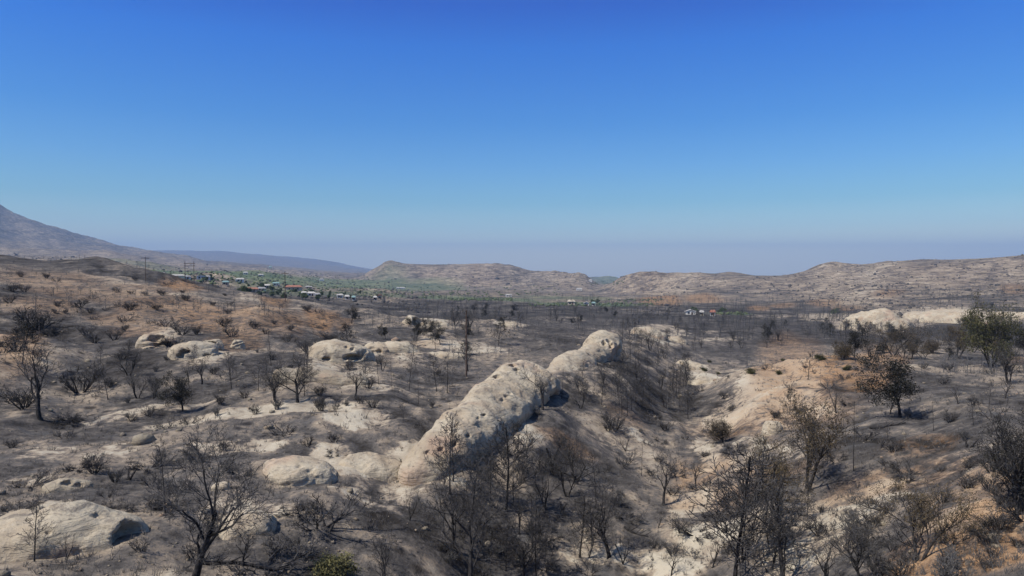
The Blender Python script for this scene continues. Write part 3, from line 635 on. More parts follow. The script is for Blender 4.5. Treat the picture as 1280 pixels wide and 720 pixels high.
outcrop(470, 441, 40, 16, 'pale rock hump touching the broad pitted dome', 18, 2, 0.8, 0, holes=[(474, 439, 2.5, 1.6, 1.5)])
outcrop(500, 440, 50, 15, 'flat cream sandstone shelf beside the small dark bush', 19, 3, 0.7, 0)
outcrop(410, 478, 110, 15, 'long low sandstone ledge behind the wide burnt tree', 20, 4, 0.35, 0.25, m='rock2')
outcrop(516, 406, 32, 17, 'solitary pale boulder with a large black cave in its side', 21, 2, 0.8, 0, holes=[(523.5, 400, 6, 5, 1.3), (517, 401, 3, 2.5, 1.2)])
outcrop(637, 408, 20, 9, 'small cream rock among burnt trees behind the ridge', 22, 2, 0.8, 0)
outcrop(812, 420, 46, 13, 'pale layered rock knoll beyond the far tip of the long ridge', 23, 3, 0.7, 0.1)
outcrop(846, 428, 30, 9, 'low pale rock shelf just past the layered knoll', 24, 2, 0.7, 0)
outcrop(862, 462, 34, 13, 'pale rock rising from the gully beside the slim burnt trees', 25, 3, 0.8, 0)
outcrop(878, 479, 36, 9, 'flat cream rock lower in the gully with ash around it', 26, 2, 0.8, 0)
outcrop(966, 543, 28, 20, 'smooth light grey boulder on the sandy slope in front of a leafy tree', 27, 1, 0.8, 0)
outcrop(1092, 411, 76, 21, 'bright cream sandstone dome standing on the far valley floor', 28, 3, 0.8, 0)
outcrop(1192, 404, 96, 16, 'wide flat cream sandstone terrace beyond the leafy trees', 29, 4, 0.6, 0.1)
outcrop(1262, 400, 50, 12, 'pale rock bench partly hidden by the tall living tree', 30, 2, 0.7, 0)
outcrop(1136, 404, 20, 8, 'small cream rock between the sandstone dome and the wide terrace', 31, 1, 0.7, 0)
outcrop(276, 613, 22, 13, 'small white stone block behind the trunk of the large bare tree', 32, 1, 0.8, 0)
outcrop(308, 668, 74, 30, 'rounded pale rocks behind the lower branches of the large bare tree', 33, 3, 0.8, 0.1, holes=[(300, 640, 3, 2, 1)])
outcrop(470, 596, 80, 22, 'pale rounded bank of sandstone in front of the ridge foot', 34, 3, 0.8, 0.2)
outcrop(85, 612, 44, 12, 'crumbling brown rock ledge above the big smooth boulder', 35, 3, 0.6, 0, m='rock2', holes=[(84, 604, 4, 2, 1), (98, 606, 3, 2, 1)])
outcrop(548, 408, 30, 8, 'long low cream rock next to the solitary cave boulder', 36, 2, 0.8, 0)
outcrop(560, 447, 46, 7, 'low cream ledge beneath the bare utility pole', 37, 3, 0.6, 0)

# ------------------------------------------------------------------ trees
class Tubes:
    def __init__(s): s.v = []; s.f = []; s.n = 0
    def add(s, pts, rad, k):
        pts = np.asarray(pts); m = len(pts)
        t = np.gradient(pts, axis=0); t /= np.linalg.norm(t, axis=1)[:, None] + 1e-9
        up = np.array([0.31, 0.17, 0.93]) if abs(t[0][2]) < 0.8 else np.array([0.95, 0.2, 0.1])
        a = np.cross(t, up); a /= np.linalg.norm(a, axis=1)[:, None] + 1e-9; b = np.cross(t, a)
        an = np.arange(k) * 2 * math.pi / k
        ring = pts[:, None, :] + np.asarray(rad)[:, None, None] * (np.cos(an)[None, :, None] * a[:, None, :] + np.sin(an)[None, :, None] * b[:, None, :])
        s.v.append(ring.reshape(-1, 3))
        i = np.arange(m - 1)[:, None] * k; j = np.arange(k)[None, :]; j2 = (j + 1) % k
        s.f.append((np.stack([i + j, i + j2, i + k + j2, i + k + j], -1).reshape(-1, 4)) + s.n); s.n += m * k
    def mesh(s, name, m, smooth=True):
        return mesh(name, np.vstack(s.v), np.vstack(s.f), m, smooth)
def path(rg, p, d, L, n, wob, up):
    pts = [np.array(p, float)]; d = np.array(d, float)
    for i in range(n):
        d = d + np.array([rg.gauss(0, wob), rg.gauss(0, wob), rg.gauss(0, wob * .7) + up]); d /= np.linalg.norm(d)
        pts.append(pts[-1] + d * L / n)
    return pts
def branch_dir(rg, d, ang, az):
    d = Vector(d).normalized(); a = d.orthogonal().normalized(); a.rotate(Quaternion(d, az)); d.rotate(Quaternion(a, ang)); return d
def grow(rg, tr, tw, ends, p, d, L, r, lev, P):
    n = 7 if lev == 0 else (5 if lev == 1 else (4 if lev == 2 else 3))
    pts = path(rg, p, d, L, n, P['wob'] * (0.5 if lev == 0 else 1), P['up'][min(lev, len(P['up'])-1)])
    last = lev >= P['lev']
    tip = r * (0.45 if not last else 0.3)
    rad = [r + (tip - r) * (i / n) ** 0.8 for i in range(n + 1)]
    if lev == 0: rad[0] *= 1.35
    k = 8 if lev == 0 else (6 if lev == 1 else (4 if lev == 2 else 3))
    (tr if lev < P.get('trlev', 2) else tw).add(pts, np.maximum(rad, P['minr']), k)
    if last: ends.append(pts[-1]); ends.append(pts[len(pts)//2]); return
    cn = P['n'][min(lev, len(P['n'])-1)]; az = rg.uniform(0, 6.28)
    for c in range(cn):
        f = P['from'][min(lev, len(P['from'])-1)]; t = f + (1 - f) * ((c + rg.uniform(.2, .9)) / cn)
        i = min(int(t * n), n - 1); q = pts[i] + (pts[i+1] - pts[i]) * (t * n - i)
        az += 2.4 + rg.uniform(-.4, .4); ang = P['ang'][min(lev, len(P['ang'])-1)] * rg.uniform(.75, 1.25)
        dd = branch_dir(rg, pts[i+1] - pts[i], ang, az)
        ll = L * P['len'][min(lev, len(P['len'])-1)] * rg.uniform(.7, 1.2)
        if P.get('cone') and lev == 0: ll *= P['cone'](t)
        grow(rg, tr, tw, ends, q, dd, ll, max(rad[i] * P['rr'] * rg.uniform(.8, 1.1), P['minr']), lev + 1, P)
OAK = dict(lev=5, n=[6, 5, 4, 4, 3], **{'from': [.28, .3, .25, .2, .2]}, ang=[.75, .65, .65, .7, .7], len=[.62, .62, .58, .55, .55], up=[.02, .09, .07, .05, .04], wob=.16, rr=.62, minr=.009)
OPEN = dict(OAK, n=[5, 4, 4, 3, 3], ang=[.6, .6, .7, .7, .7], lev=5)
PINE = dict(lev=3, n=[34, 6, 4], **{'from': [.18, .2, .2]}, ang=[1.15, .8, .7], len=[.34, .5, .5], up=[.01, .08, .05], wob=.09, rr=.42, minr=.014, trlev=1,
            cone=lambda t: 1.3 - 1.0 * t)
THIN = dict(PINE, lev=3, n=[24, 5, 3], len=[.26, .45, .5])
SHRUB = dict(lev=3, n=[4, 4, 3], **{'from': [.3, .25, .2]}, ang=[.5, .6, .6], len=[.6, .55, .5], up=[.04, .05, .03], wob=.16, rr=.6, minr=.008, trlev=1)
def leaves(rg, ends, n, size, spread, share=1.0, flat=0.8):
    nr = np.random.RandomState(rg.randint(0, 9999)); E = np.array(ends); E = E[nr.rand(len(E)) < share]
    c = E[nr.randint(0, len(E), n)] + nr.normal(size=(n, 3)) * spread * np.array([1, 1, flat])
    a = nr.normal(size=(n, 3)); a /= np.linalg.norm(a, axis=1)[:, None]; b = np.cross(a, nr.normal(size=(n, 3))); b /= np.linalg.norm(b, axis=1)[:, None]
    s = size * nr.uniform(.5, 1.3, (n, 1)); a = a * s; b = b * s * 0.55
    return np.stack([c - a, c - b * .9, c + a, c + b], 1).reshape(-1, 3), np.arange(4 * n).reshape(-1, 4)
def tree_proto(name, seed, P, height, stems=1, trunk=0.5, r0=0.13, lean=0.0, leaf=None, twig='twig', bark='bark'):
    rg = random.Random(seed); tr, tw = Tubes(), Tubes(); ends = []
    for i in range(stems):
        a = rg.uniform(0, 6.28); o = 0 if stems == 1 else 0.05 * height; sp = lean if stems == 1 else rg.uniform(.15, .55)
        d = Vector((math.cos(a) * sp, math.sin(a) * sp, 1))
        grow(rg, tr, tw, ends, (math.cos(a) * o * .5, math.sin(a) * o * .5, -0.15), d, height * trunk * (1 if stems == 1 else rg.uniform(.7, 1.1)), r0, 0, P)
    top = max(v[:, 2].max() for v in tw.v) if tw.v else height; s = height / top
    for t in (tr, tw): t.v = [v * s for v in t.v]
    root = empty(name); link('trunk', tr.mesh('trunk', M[bark]), root)
    cr = link('crown', tw.mesh('crown', M[twig]), root)
    if leaf:
        m, n, size, spread, share = leaf
        V, Fc = leaves(rg, [e * s for e in ends], n, size, spread, share); link('foliage', mesh('foliage', V, Fc, M[m]), root)
    return root
def shrub_proto(name, seed, height, stems=9, spread=.9, P=SHRUB, leaf=None, twig='twig', r0=.035, bark='bark'):
    rg = random.Random(seed); tr, tw = Tubes(), Tubes(); ends = []
    for i in range(stems):
        a = i * 2.4 + rg.uniform(-.3, .3); sp = spread * rg.uniform(.3, 1.3)
        grow(rg, tr, tw, ends, (math.cos(a) * .08, math.sin(a) * .08, -0.08), (math.cos(a) * sp, math.sin(a) * sp, 1), height * .6 * rg.uniform(.6, 1.15), r0, 0, P)
    top = max(v[:, 2].max() for v in (tw.v or tr.v)); s = height / top
    for t in (tr, tw): t.v = [v * s for v in t.v]
    root = empty(name); link('stem', tr.mesh('stem', M[bark]), root)
    if tw.v: link('branches', tw.mesh('branches', M[twig]), root)
    if leaf:
        m, n, size, sprd, share = leaf
        V, Fc = leaves(rg, [e * s for e in ends], n, size, sprd, share); link('foliage', mesh('foliage', V, Fc, M[m]), root)
    return root
PR = {}     # one prototype of each kind, all 6 m (trees) or 1.5 m (shrubs) tall; the first placing uses the prototype itself
def P_(k, f, *a, **kw): PR[k] = dict(root=f(*a, **kw), used=False)
P_('oak1', tree_proto, 'burnt_tree', 1, OAK, 6, trunk=.50, r0=.17)
P_('oak2', tree_proto, 'burnt_tree', 2, OPEN, 6, trunk=.42, r0=.15, lean=.12)
P_('oak3', tree_proto, 'burnt_tree', 3, dict(OAK, lev=4, n=[5,5,4,3]), 6, stems=3, trunk=.5, r0=.11)
P_('oak4', tree_proto, 'burnt_tree', 4, dict(OPEN, lev=4), 6, trunk=.4, r0=.13, lean=.25)
P_('vee', tree_proto, 'burnt_tree', 5, dict(OAK, lev=4, n=[3,4,4,3], ang=[.4,.45,.5,.6]), 6, stems=2, trunk=.6, r0=.12)
P_('pine1', tree_proto, 'burnt_tree', 6, PINE, 6, trunk=.95, r0=.075)
P_('pine2', tree_proto, 'burnt_tree', 7, THIN, 6, trunk=.95, r0=.055)
P_('pine3', tree_proto, 'burnt_tree', 8, dict(PINE, n=[18,5,4], wob=.12), 6, trunk=.92, r0=.07, lean=.08)
P_('snag', tree_proto, 'burnt_tree', 9, dict(THIN, lev=2, n=[7,2], len=[.14,.4]), 6, trunk=.97, r0=.05)
P_('dark', tree_proto, 'burnt_tree', 10, dict(OAK, lev=4), 6, trunk=.5, r0=.13, leaf=('darkleaf', 5200, .085, .22, .8))
P_('darkpine', tree_proto, 'burnt_tree', 12, dict(PINE, n=[20,4,3]), 6, trunk=.93, r0=.065, leaf=('darkleaf', 2200, .08, .16, .5))
P_('live1', tree_proto, 'scorched_living_tree', 13, dict(OAK, lev=4, n=[5,5,4,3], **{'from': [.2,.4,.3,.2]}), 6, stems=4, trunk=.55, r0=.11, leaf=('oliveleaf', 11000, .07, .20, .7))
P_('live2', tree_proto, 'scorched_living_tree', 14, dict(OAK, lev=4, n=[5,5,4,3]), 6, stems=2, trunk=.5, r0=.12, leaf=('brownleaf', 7000, .06, .22, .5))
P_('bushtree', tree_proto, 'scorched_living_tree', 15, dict(OAK, lev=4, **{'from': [.1,.2,.2,.2]}), 4, stems=3, trunk=.5, r0=.1, leaf=('brownleaf', 5500, .07, .22, .7))
P_('bigdark', tree_proto, 'burnt_tree', 16, dict(OAK, lev=5, **{'from': [.1,.2,.2,.2,.2]}), 6, stems=4, trunk=.45, r0=.14, leaf=('darkleaf', 5000, .05, .2, .5))
P_('shrub1', shrub_proto, 'burnt_shrub', 21, 1.5)
P_('shrub2', shrub_proto, 'burnt_shrub', 22, 1.5, stems=6, spread=1.6)
P_('shrub3', shrub_proto, 'burnt_shrub', 23, 1.5, stems=14, spread=.6, r0=.025)
P_('shrubgrey', shrub_proto, 'burnt_shrub', 24, 1.5, stems=12, spread=.5, twig='greytwig', bark='greytwig', r0=.03)
P_('shrubyellow', shrub_proto, 'living_shrub', 25, 1.5, stems=9, leaf=('yellowleaf', 6000, .055, .12, .9))
P_('shrubolive', shrub_proto, 'living_shrub', 26, 1.5, stems=9, leaf=('oliveleaf', 5000, .055, .13, .9))
P_('stub', shrub_proto, 'charred_stump', 27, 1.5, stems=2, spread=.6, P=dict(SHRUB, lev=1, n=[2], len=[.35], trlev=5), r0=.09)
P_('fallen', shrub_proto, 'fallen_bush', 28, 1.5, stems=7, spread=2.6, P=dict(SHRUB, lev=4, n=[5,4,3,3], up=[.0,.03,.03]), r0=.06)
BASEH = {k: (6.0 if not (k.startswith('shrub') or k in ('stub', 'fallen')) else 1.5) for k in PR}; BASEH['bushtree'] = 4.0
def put(kind, x, y, z, h, label, cat, group=None, wide=1.0, rz=None, tilt=(0, 0), name=None):
    p = PR[kind]; s = h / BASEH[kind]; rz = RNG.uniform(0, 6.28) if rz is None else rz
    sc = (s * wide, s * wide, s)
    if not p['used']:
        p['used'] = True; o = p['root']; o.location = (x, y, z); o.rotation_euler = (tilt[0], tilt[1], rz); o.scale = sc
    else: o = copy_thing(p['root'], (x, y, z), rz, sc, tilt)
    for k in ('label', 'category', 'group'):
        if k in o: del o[k]
    return tag(o, label, cat, group)
def at_px(kind, u, vb, vt, label, cat='burnt tree', wide=1.0, rz=None, tilt=(0, 0), group=None):
    x, y, z, r = hit(u, vb); h = (vb - vt) * r / F
    return put(kind, x, y, z - 0.05, h, label, cat, group, wide, rz, tilt)
T = at_px
T('oak1', 243, 728, 543, 'largest bare burnt tree with a thick trunk and wide black limbs beside the pale rocks', wide=1.0, rz=1.0)
T('pine2', 207, 642, 560, 'slim burnt sapling behind the limbs of the largest bare tree')
T('pine2', 43, 702, 640, 'small burnt conifer in front of the big smooth boulder', wide=1.3)
T('vee', 82, 704, 668, 'short crooked burnt tree leaning at the foot of the big smooth boulder')
T('oak4', 303, 708, 655, 'small forked burnt tree next to the thick trunk of the largest tree')
T('oak3', 478, 735, 650, 'grey fan shaped burnt tree of many thin upright stems near the yellow green shrub', wide=.8)
T('vee', 511, 650, 600, 'thin burnt tree split into a V in front of the ridge foot', wide=.8)
T('pine3', 562, 618, 525, 'dark burnt tree growing against the ridge foot', wide=1.2)
T('oak1', 588, 740, 555, 'tall dense black burnt tree below the long ridge', wide=.75, rz=2.6)
T('oak2', 570, 690, 590, 'bare burnt tree directly behind the tall dense black one', wide=.8)
T('pine1', 633, 638, 518, 'tall bare burnt tree with an even crown standing below the middle of the ridge', wide=1.15)
T('oak2', 652, 735, 640, 'burnt tree with pale twin trunks between two taller dense trees', wide=.8, rz=.5)
T('oak1', 762, 697, 588, 'round headed bare burnt tree alone on the sandy slope', wide=.95, rz=4)
T('vee', 735, 697, 655, 'small twisted burnt tree close by the round headed one', wide=1)
T('oak4', 830, 632, 558, 'burnt tree with contorted limbs on the crest of the sandy spur', wide=.9)
T('snag', 840, 673, 640, 'thin lone burnt snag on the pale sand')
T('snag', 802, 595, 555, 'thin burnt snag above the gully floor')
T('pine1', 918, 730, 556, 'tall pine skeleton with level side branches on the pale sandy slope', wide=1.2, rz=1.2)
T('pine2', 927, 700, 575, 'slender burnt trunk rising just behind the tall pine skeleton', wide=1)
T('live2', 1010, 612, 500, 'scorched tree with brown green leaves beside the light grey boulder', 'tree', wide=.8)
T('oak2', 978, 738, 600, 'burnt tree with a dark straight trunk below the scorched leafy tree', wide=.9)
T('live2', 972, 655, 556, 'smaller scorched tree with thin brown leaves leaning over the slope', 'tree', wide=.8)
T('snag', 1067, 589, 508, 'straight burnt pole of a tree standing alone on the slope', wide=.7)
T('bigdark', 1276, 640, 518, 'large dense black burnt tree at the edge of the sandy slope', wide=.85)
T('dark', 1124, 522, 442, 'burnt tree with a clumpy dark crown on the ash covered slope', wide=1.0)
T('vee', 1046, 516, 474, 'small forked burnt tree on the orange spur')
T('darkpine', 987, 518, 486, 'small tree with a dark ball of scorched needles on the spur')
T('live1', 1240, 459, 381, 'tall living tree with several trunks and olive leaves on the hill crest', 'tree', wide=.85, rz=.8)
T('oak3', 1262, 480, 428, 'thin burnt tree in front of the tall living tree', wide=.9)
T('live2', 1117, 444, 410, 'round brown leafed tree on the crest near the sandstone dome', 'tree', wide=1.2)
T('bushtree', 1167, 442, 426, 'low yellowish bush on the hill crest', 'shrub', wide=1.4)
T('live2', 1198, 448, 408, 'spindly brown green tree on the crest', 'tree', wide=1.1)
T('dark', 1284, 446, 410, 'dark green tree at the edge of the hill crest', 'tree', wide=1.2)
T('pine3', 1236, 509, 478, 'pale twisted snag on the ash covered slope', wide=.8)
T('live2', 1150, 700, 605, 'leaning tree with yellow brown leaves low on the slope', 'tree', wide=.9)
T('oak3', 1080, 738, 650, 'grey tangle of burnt stems on rubbly ground', wide=1.3)
T('oak4', 1030, 735, 668, 'low burnt tree with drooping twigs near the dark straight trunk', wide=1.2)
T('oak4', 52, 525, 434, 'leaning burnt tree with a thick bare trunk and dark crown on the pale terrace', wide=1.0, rz=2.2)
T('darkpine', 28, 455, 412, 'small dark conifer on the slope above the leaning burnt tree', wide=1.2)
T('dark', 228, 513, 466, 'pair of trunks under one dark flat crown on the terrace', wide=1.1)
T('oak1', 372, 503, 440, 'wide spreading burnt tree on the dark terrace', wide=1.25, rz=3)
T('oak3', 345, 502, 448, 'dense burnt tree crowding the wide spreading one', wide=1.2)
T('oak2', 444, 496, 452, 'open bare tree between the rock dome and the terrace', wide=.9)
T('pine3', 458, 478, 440, 'straight burnt tree against the orange bank')
T('snag', 490, 489, 452, 'thin burnt tree on the orange bank')
T('oak2', 585, 464, 428, 'sharp black tree standing beside the bare utility pole', wide=.9)
T('darkpine', 623, 432, 395, 'small dark topped tree behind the crest of the ridge', wide=1)
T('snag', 523, 505, 474, 'thin snag near the ridge on the dark terrace')
T('pine2', 505, 529, 500, 'short burnt sapling at the near end of the ridge')
T('pine1', 752, 506, 468, 'upright burnt tree on the dark slope below the ridge')
T('oak2', 678, 512, 455, 'gnarled bare tree hanging over the black overhang of the ridge', wide=1.0, rz=1.5)
T('snag', 659, 548, 512, 'short black snag below the overhang')
T('pine3', 848, 492, 450, 'slim black tree beside the gully rocks', wide=.8)
T('bushtree', 905, 553, 524, 'leafy scorched bush on the gully floor', 'shrub', wide=1.2)
T('oak3', 655, 600, 562, 'bare small tree on the slope beneath the overhang')
T('oak2', 675, 588, 560, 'low bare tree with raised twigs on the bare slope')
T('pine3', 1010, 475, 440, 'burnt tree standing on top of the orange spur')
T('shrub2', 398, 658, 612, 'wide black burnt bush below the low rounded dome', 'shrub', wide=1.5)
T('fallen', 332, 712, 672, 'collapsed black bush with long limbs sprawling near the largest bare tree', 'shrub', wide=1.6)
T('shrubyellow', 416, 724, 686, 'yellow green living shrub at the bottom of the view', 'shrub', wide=1.1)
T('shrub1', 690, 592, 562, 'black burnt bush with curved stems on the bare slope', 'shrub')
T('shrub1', 768, 537, 510, 'black spiky burnt bush on the dark slope', 'shrub', wide=1.1)
T('shrub2', 780, 582, 560, 'spreading burnt bush above the round headed tree', 'shrub')
T('fallen', 875, 612, 596, 'tangle of fallen black branches on the sandy slope', 'shrub', wide=1.2)
T('shrub3', 118, 592, 568, 'dark burnt bush on the brown slope above the boulder', 'shrub')
T('shrub1', 100, 490, 458, 'fan of burnt stems on the dark slope behind the leaning tree', 'shrub', wide=1.3)
T('shrub3', 48, 412, 384, 'dense black bush with a long shadow on the upper slope', 'shrub', wide=1.6)
T('shrub3', 30, 510, 485, 'black thicket beside the leaning burnt tree', 'shrub', wide=1.7)
T('fallen', 90, 527, 517, 'fallen black limbs lying along the terrace edge', 'shrub', wide=1.8)
T('shrubolive', 497, 436, 425, 'small round dark green bush on the cream shelf', 'shrub')
T('fallen', 915, 566, 552, 'long fallen branch at the bottom of the gully', 'shrub', wide=1.5)
T('stub', 641, 520, 500, 'short charred stump at the ridge side', 'stump')

# repeats that nothing tells apart, zone by zone
PLACED = []
def scatter(u0, u1, v0, v1, n, hs, kinds, label, cat, group, wide=(.8, 1.2), gap=5, keep=None, rmin=14, tilt=0.06):
    c = 0; tries = 0
    while c < n and tries < n * 12:
        tries += 1; u = RNG.uniform(u0, u1); v = RNG.uniform(v0, v1)
        if keep and not keep(u, v): continue
        if any(abs(u - a) < gap and abs(v - b) < gap * .7 for a, b in PLACED): continue
        x, y, z, r = hit(u, v, rmin)
        pu = 640 + F * x / y
        PLACED.append((u, v)); c += 1
        put(RNG.choice(kinds), x, y, z - 0.05, RNG.uniform(*hs), label, cat, group, RNG.uniform(*wide), None, (RNG.uniform(-tilt, tilt), RNG.uniform(-tilt, tilt)))
bt = 'burnt tree'
scatter(960, 1290, 404, 432, 52, (3.5, 6.5), ['pine3','darkpine','oak3','pine2','dark'], 'small burnt tree in the dark wood below the far cream rocks', bt, 'burnt trees below the cream rocks', gap=6, rmin=140)
scatter(770, 980, 396, 440, 40, (3, 6), ['pine3','pine2','oak3','pine1'], 'thin burnt tree on the grey valley floor beyond the ridge tip', bt, 'burnt trees beyond the ridge tip', gap=7)
scatter(560, 770, 388, 412, 34, (3, 6), ['pine3','dark','oak3','pine2'], 'small burnt tree on the flat ground behind the long ridge', bt, 'burnt trees behind the ridge')
scatter(768, 868, 440, 525, 42, (2.8, 5.0), ['pine2','pine3','snag','oak3','pine1'], 'slim burnt tree crowded in the dark gully beside the ridge', bt, 'burnt trees in the gully', wide=(.7,1.0), gap=6)
scatter(700, 770, 465, 520, 10, (2, 3.6), ['pine2','oak3','snag'], 'small burnt tree on the flank under the ridge', bt, 'burnt trees on the ridge flank')
scatter(120, 570, 455, 500, 24, (2.5, 4.4), ['pine2','oak3','snag','oak4','pine3'], 'burnt tree on the dark terrace behind the pale banks', bt, 'burnt trees on the terrace', gap=12)
scatter(1050, 1285, 438, 452, 16, (2.5, 5), ['live2','oak3','dark','bushtree'], 'scorched tree in the row along the hill crest', 'tree', 'scorched trees on the crest', gap=7)
scatter(540, 760, 600, 735, 15, (3.0, 5.2), ['oak3','pine3','oak2','pine2','pine1','vee'], 'bare grey burnt tree in the grove below the ridge', bt, 'burnt trees in the grove below the ridge', wide=(.7,1.0), gap=24)
scatter(880, 1010, 600, 735, 6, (2.5, 4.2), ['pine3','pine2','oak3'], 'bare burnt tree around the tall pine skeleton', bt, 'burnt trees round the pine skeleton', wide=(.7,1.0), gap=24)
scatter(420, 600, 400, 445, 12, (2.5, 4.5), ['dark','darkpine','pine2'], 'small burnt tree among the cream rocks of the bench', bt, 'burnt trees on the bench')
scatter(1090, 1285, 470, 560, 8, (1.6, 3), ['snag','oak4','pine2'], 'small burnt tree on the ash covered slope', bt, 'burnt trees on the ash slope', gap=20)
scatter(700, 1000, 560, 720, 10, (1.4, 2.8), ['snag','oak4','vee'], 'small burnt sapling on the sandy slope', bt, 'burnt saplings on the sand', gap=25)
sh = 'shrub'
scatter(0, 420, 345, 450, 75, (1.0, 2.2), ['shrub1','shrub3','shrub2','shrub3'], 'burnt bush on the brown hillside', sh, 'burnt bushes on the hillside', wide=(1.0,1.7), gap=10)
scatter(0, 420, 520, 700, 36, (.6, 1.3), ['shrub1','shrub2','fallen','shrub3'], 'low burnt bush on the brown foreground slope', sh, 'burnt bushes on the near slope', wide=(1,1.6), gap=22)
scatter(560, 880, 480, 720, 44, (.6, 1.3), ['shrub1','shrub2','fallen','shrubgrey'], 'low burnt bush on the slope between ridge and gully', sh, 'burnt bushes below the ridge', wide=(.9,1.5), gap=18)
scatter(880, 1285, 440, 720, 80, (.5, 1.3), ['shrub1','shrub2','fallen','shrub3','shrubgrey'], 'low burnt bush on the sandy and ashy slope', sh, 'burnt bushes on the sandy slope', wide=(.9,1.6), gap=16)
scatter(960, 1285, 660, 735, 5, (1.2, 2.0), ['shrubgrey','shrub3','shrubgrey'], 'grey brittle thicket of stems at the foot of the slope', sh, 'grey thickets', wide=(1.1,1.7), gap=20)
scatter(130, 560, 440, 520, 30, (.7, 1.5), ['shrub1','shrub3','shrubgrey'], 'low burnt bush on the terrace', sh, 'burnt bushes on the terrace', gap=12)
scatter(880, 1100, 440, 470, 8, (.5, .9), ['shrubolive'], 'small green bush regrowing on the spur', sh, 'green bushes on the spur', wide=(1,1.4), gap=12)
for i, (u, v, k) in enumerate([(410,662,18),(700,640,14),(640,610,10),(850,665,12),(690,572,16),(500,585,12),(1100,560,10),(160,600,14),(720,600,10),(1210,560,12)]):
    T('stub', u, v, v - k, 'charred stump with broken stubs on the burnt ground', 'stump', group='charred stumps', wide=1.1)

# ------------------------------------------------------------------ fallen trunks
def log_(u, v, length, ang, label, r=0.11, m='bark'):
    x, y, z, _ = hit(u, v); rg = random.Random(int(u*7+v)); t = Tubes(); n = 8
    ca, sa = math.cos(ang), math.sin(ang); pts = []
    for i in range(n + 1):
        q = (i / n - .5) * length; px, py = x + ca * q, y + sa * q + rg.uniform(-.05, .05)
        pts.append((px - x, py - y, float(HF(px, py)) - z + r * .8))
    t.add(pts, [r * (1 - .6 * i / n) for i in range(n + 1)], 7)
    root = empty('fallen_log', (x, y, z)); link('trunk', t.mesh('trunk', M[m]), root)
    s = Tubes()
    for k in range(6):
        p = np.array(pts[rg.randint(1, n)]); d = np.array([rg.uniform(-.6, .6) + ca, rg.uniform(-.6, .6), rg.uniform(.2, .9)]); L = rg.uniform(.3, .9)
        s.add([p, p + d * L * .5, p + d * L + np.array([0, 0, .05])], [r * .35, r * .22, r * .1], 4)
    link('branch_stubs', s.mesh('branch_stubs', M[m]), root)
    tag(root, label, 'log')
log_(300, 706, 4.5, .1, 'charred trunk lying beside the base of the largest bare tree', .12)
log_(735, 632, 2.2, -.5, 'short burnt log on the bare slope beneath the ridge')
log_(712, 595, 2.5, -.3, 'curved burnt log beside the black bush on the bare slope', .07)
log_(965, 562, 2.5, .3, 'burnt log at the edge of the sandy slope by the grey boulder', .06)
log_(795, 668, 1.8, -.6, 'small dark log near the lone snag on pale sand', .09)
log_(1110, 533, 3.0, .1, 'burnt log at the foot of the clumpy dark crowned tree', .08)
log_(1160, 640, 2.4, .5, 'bleached log on the orange streaked slope', .06, 'palebark')
log_(470, 583, 3.2, -.35, 'burnt log along the pale bank in front of the ridge foot', .1)

# ------------------------------------------------------------------ ground litter nobody could count
def rnd_ground(n, u0, u1, r0, r1, seed):
    nr = np.random.RandomState(seed); th = np.arctan((nr.uniform(u0, u1, n) - 640) / F); r = np.exp(nr.uniform(math.log(r0), math.log(r1), n))
    x, y = r * np.sin(th), r * np.cos(th); return nr, x, y, HF(x, y), r
def scrub():
    nr, x, y, z, r = rnd_ground(26000, -120, 1400, 18, 280, 5)
    keep = fbm(x / 9, y / 9, 0, 3) + nr.normal(0, .12, len(x)) > -0.03; x, y, z, r = x[keep], y[keep], z[keep], r[keep]
    V = []; n = len(x); K = 6
    for k in range(K):
        a = nr.uniform(0, 6.28, n); h = nr.uniform(.12, .42, n) * (1 + (nr.rand(n) < .1) * 1.2); sp = nr.uniform(.1, .9, n) * h
        wd = nr.uniform(.007, .018, n) + 0.00012 * r
        b = np.stack([x + nr.normal(0, .06, n), y + nr.normal(0, .06, n), z - .04], -1); t = b + np.stack([np.cos(a) * sp, np.sin(a) * sp, h], -1)
        for q in range(3):
            an = q * 2.094; V.append(b + np.stack([np.cos(an) * wd, np.sin(an) * wd, 0 * wd], -1))
        V.append(t)
    A = np.stack(V, 1).reshape(-1, 3)          # n, K*4
    f = []
    i0 = (np.arange(n) * K * 4)[:, None] + (np.arange(K) * 4)[None, :]; i0 = i0.ravel()
    for q in range(3): f.append(np.stack([i0 + q, i0 + (q + 1) % 3, i0 + 3], -1))
    tag(link('burnt_scrub', mesh('burnt_scrub', A, np.vstack(f), M['twig'])), kind='stuff')
scrub()
_ico = np.array([[0,0,1],[.89,0,.45],[.28,.85,.45],[-.72,.53,.45],[-.72,-.53,.45],[.28,-.85,.45],[.72,.53,-.45],[-.28,.85,-.45],[-.89,0,-.45],[-.28,-.85,-.45],[.72,-.53,-.45],[0,0,-1]])
_icf = np.array([[0,1,2],[0,2,3],[0,3,4],[0,4,5],[0,5,1],[1,6,2],[2,7,3],[3,8,4],[4,9,5],[5,10,1],[2,6,7],[3,7,8],[4,8,9],[5,9,10],[1,10,6],[11,7,6],[11,8,7],[11,9,8],[11,10,9],[11,6,10]])
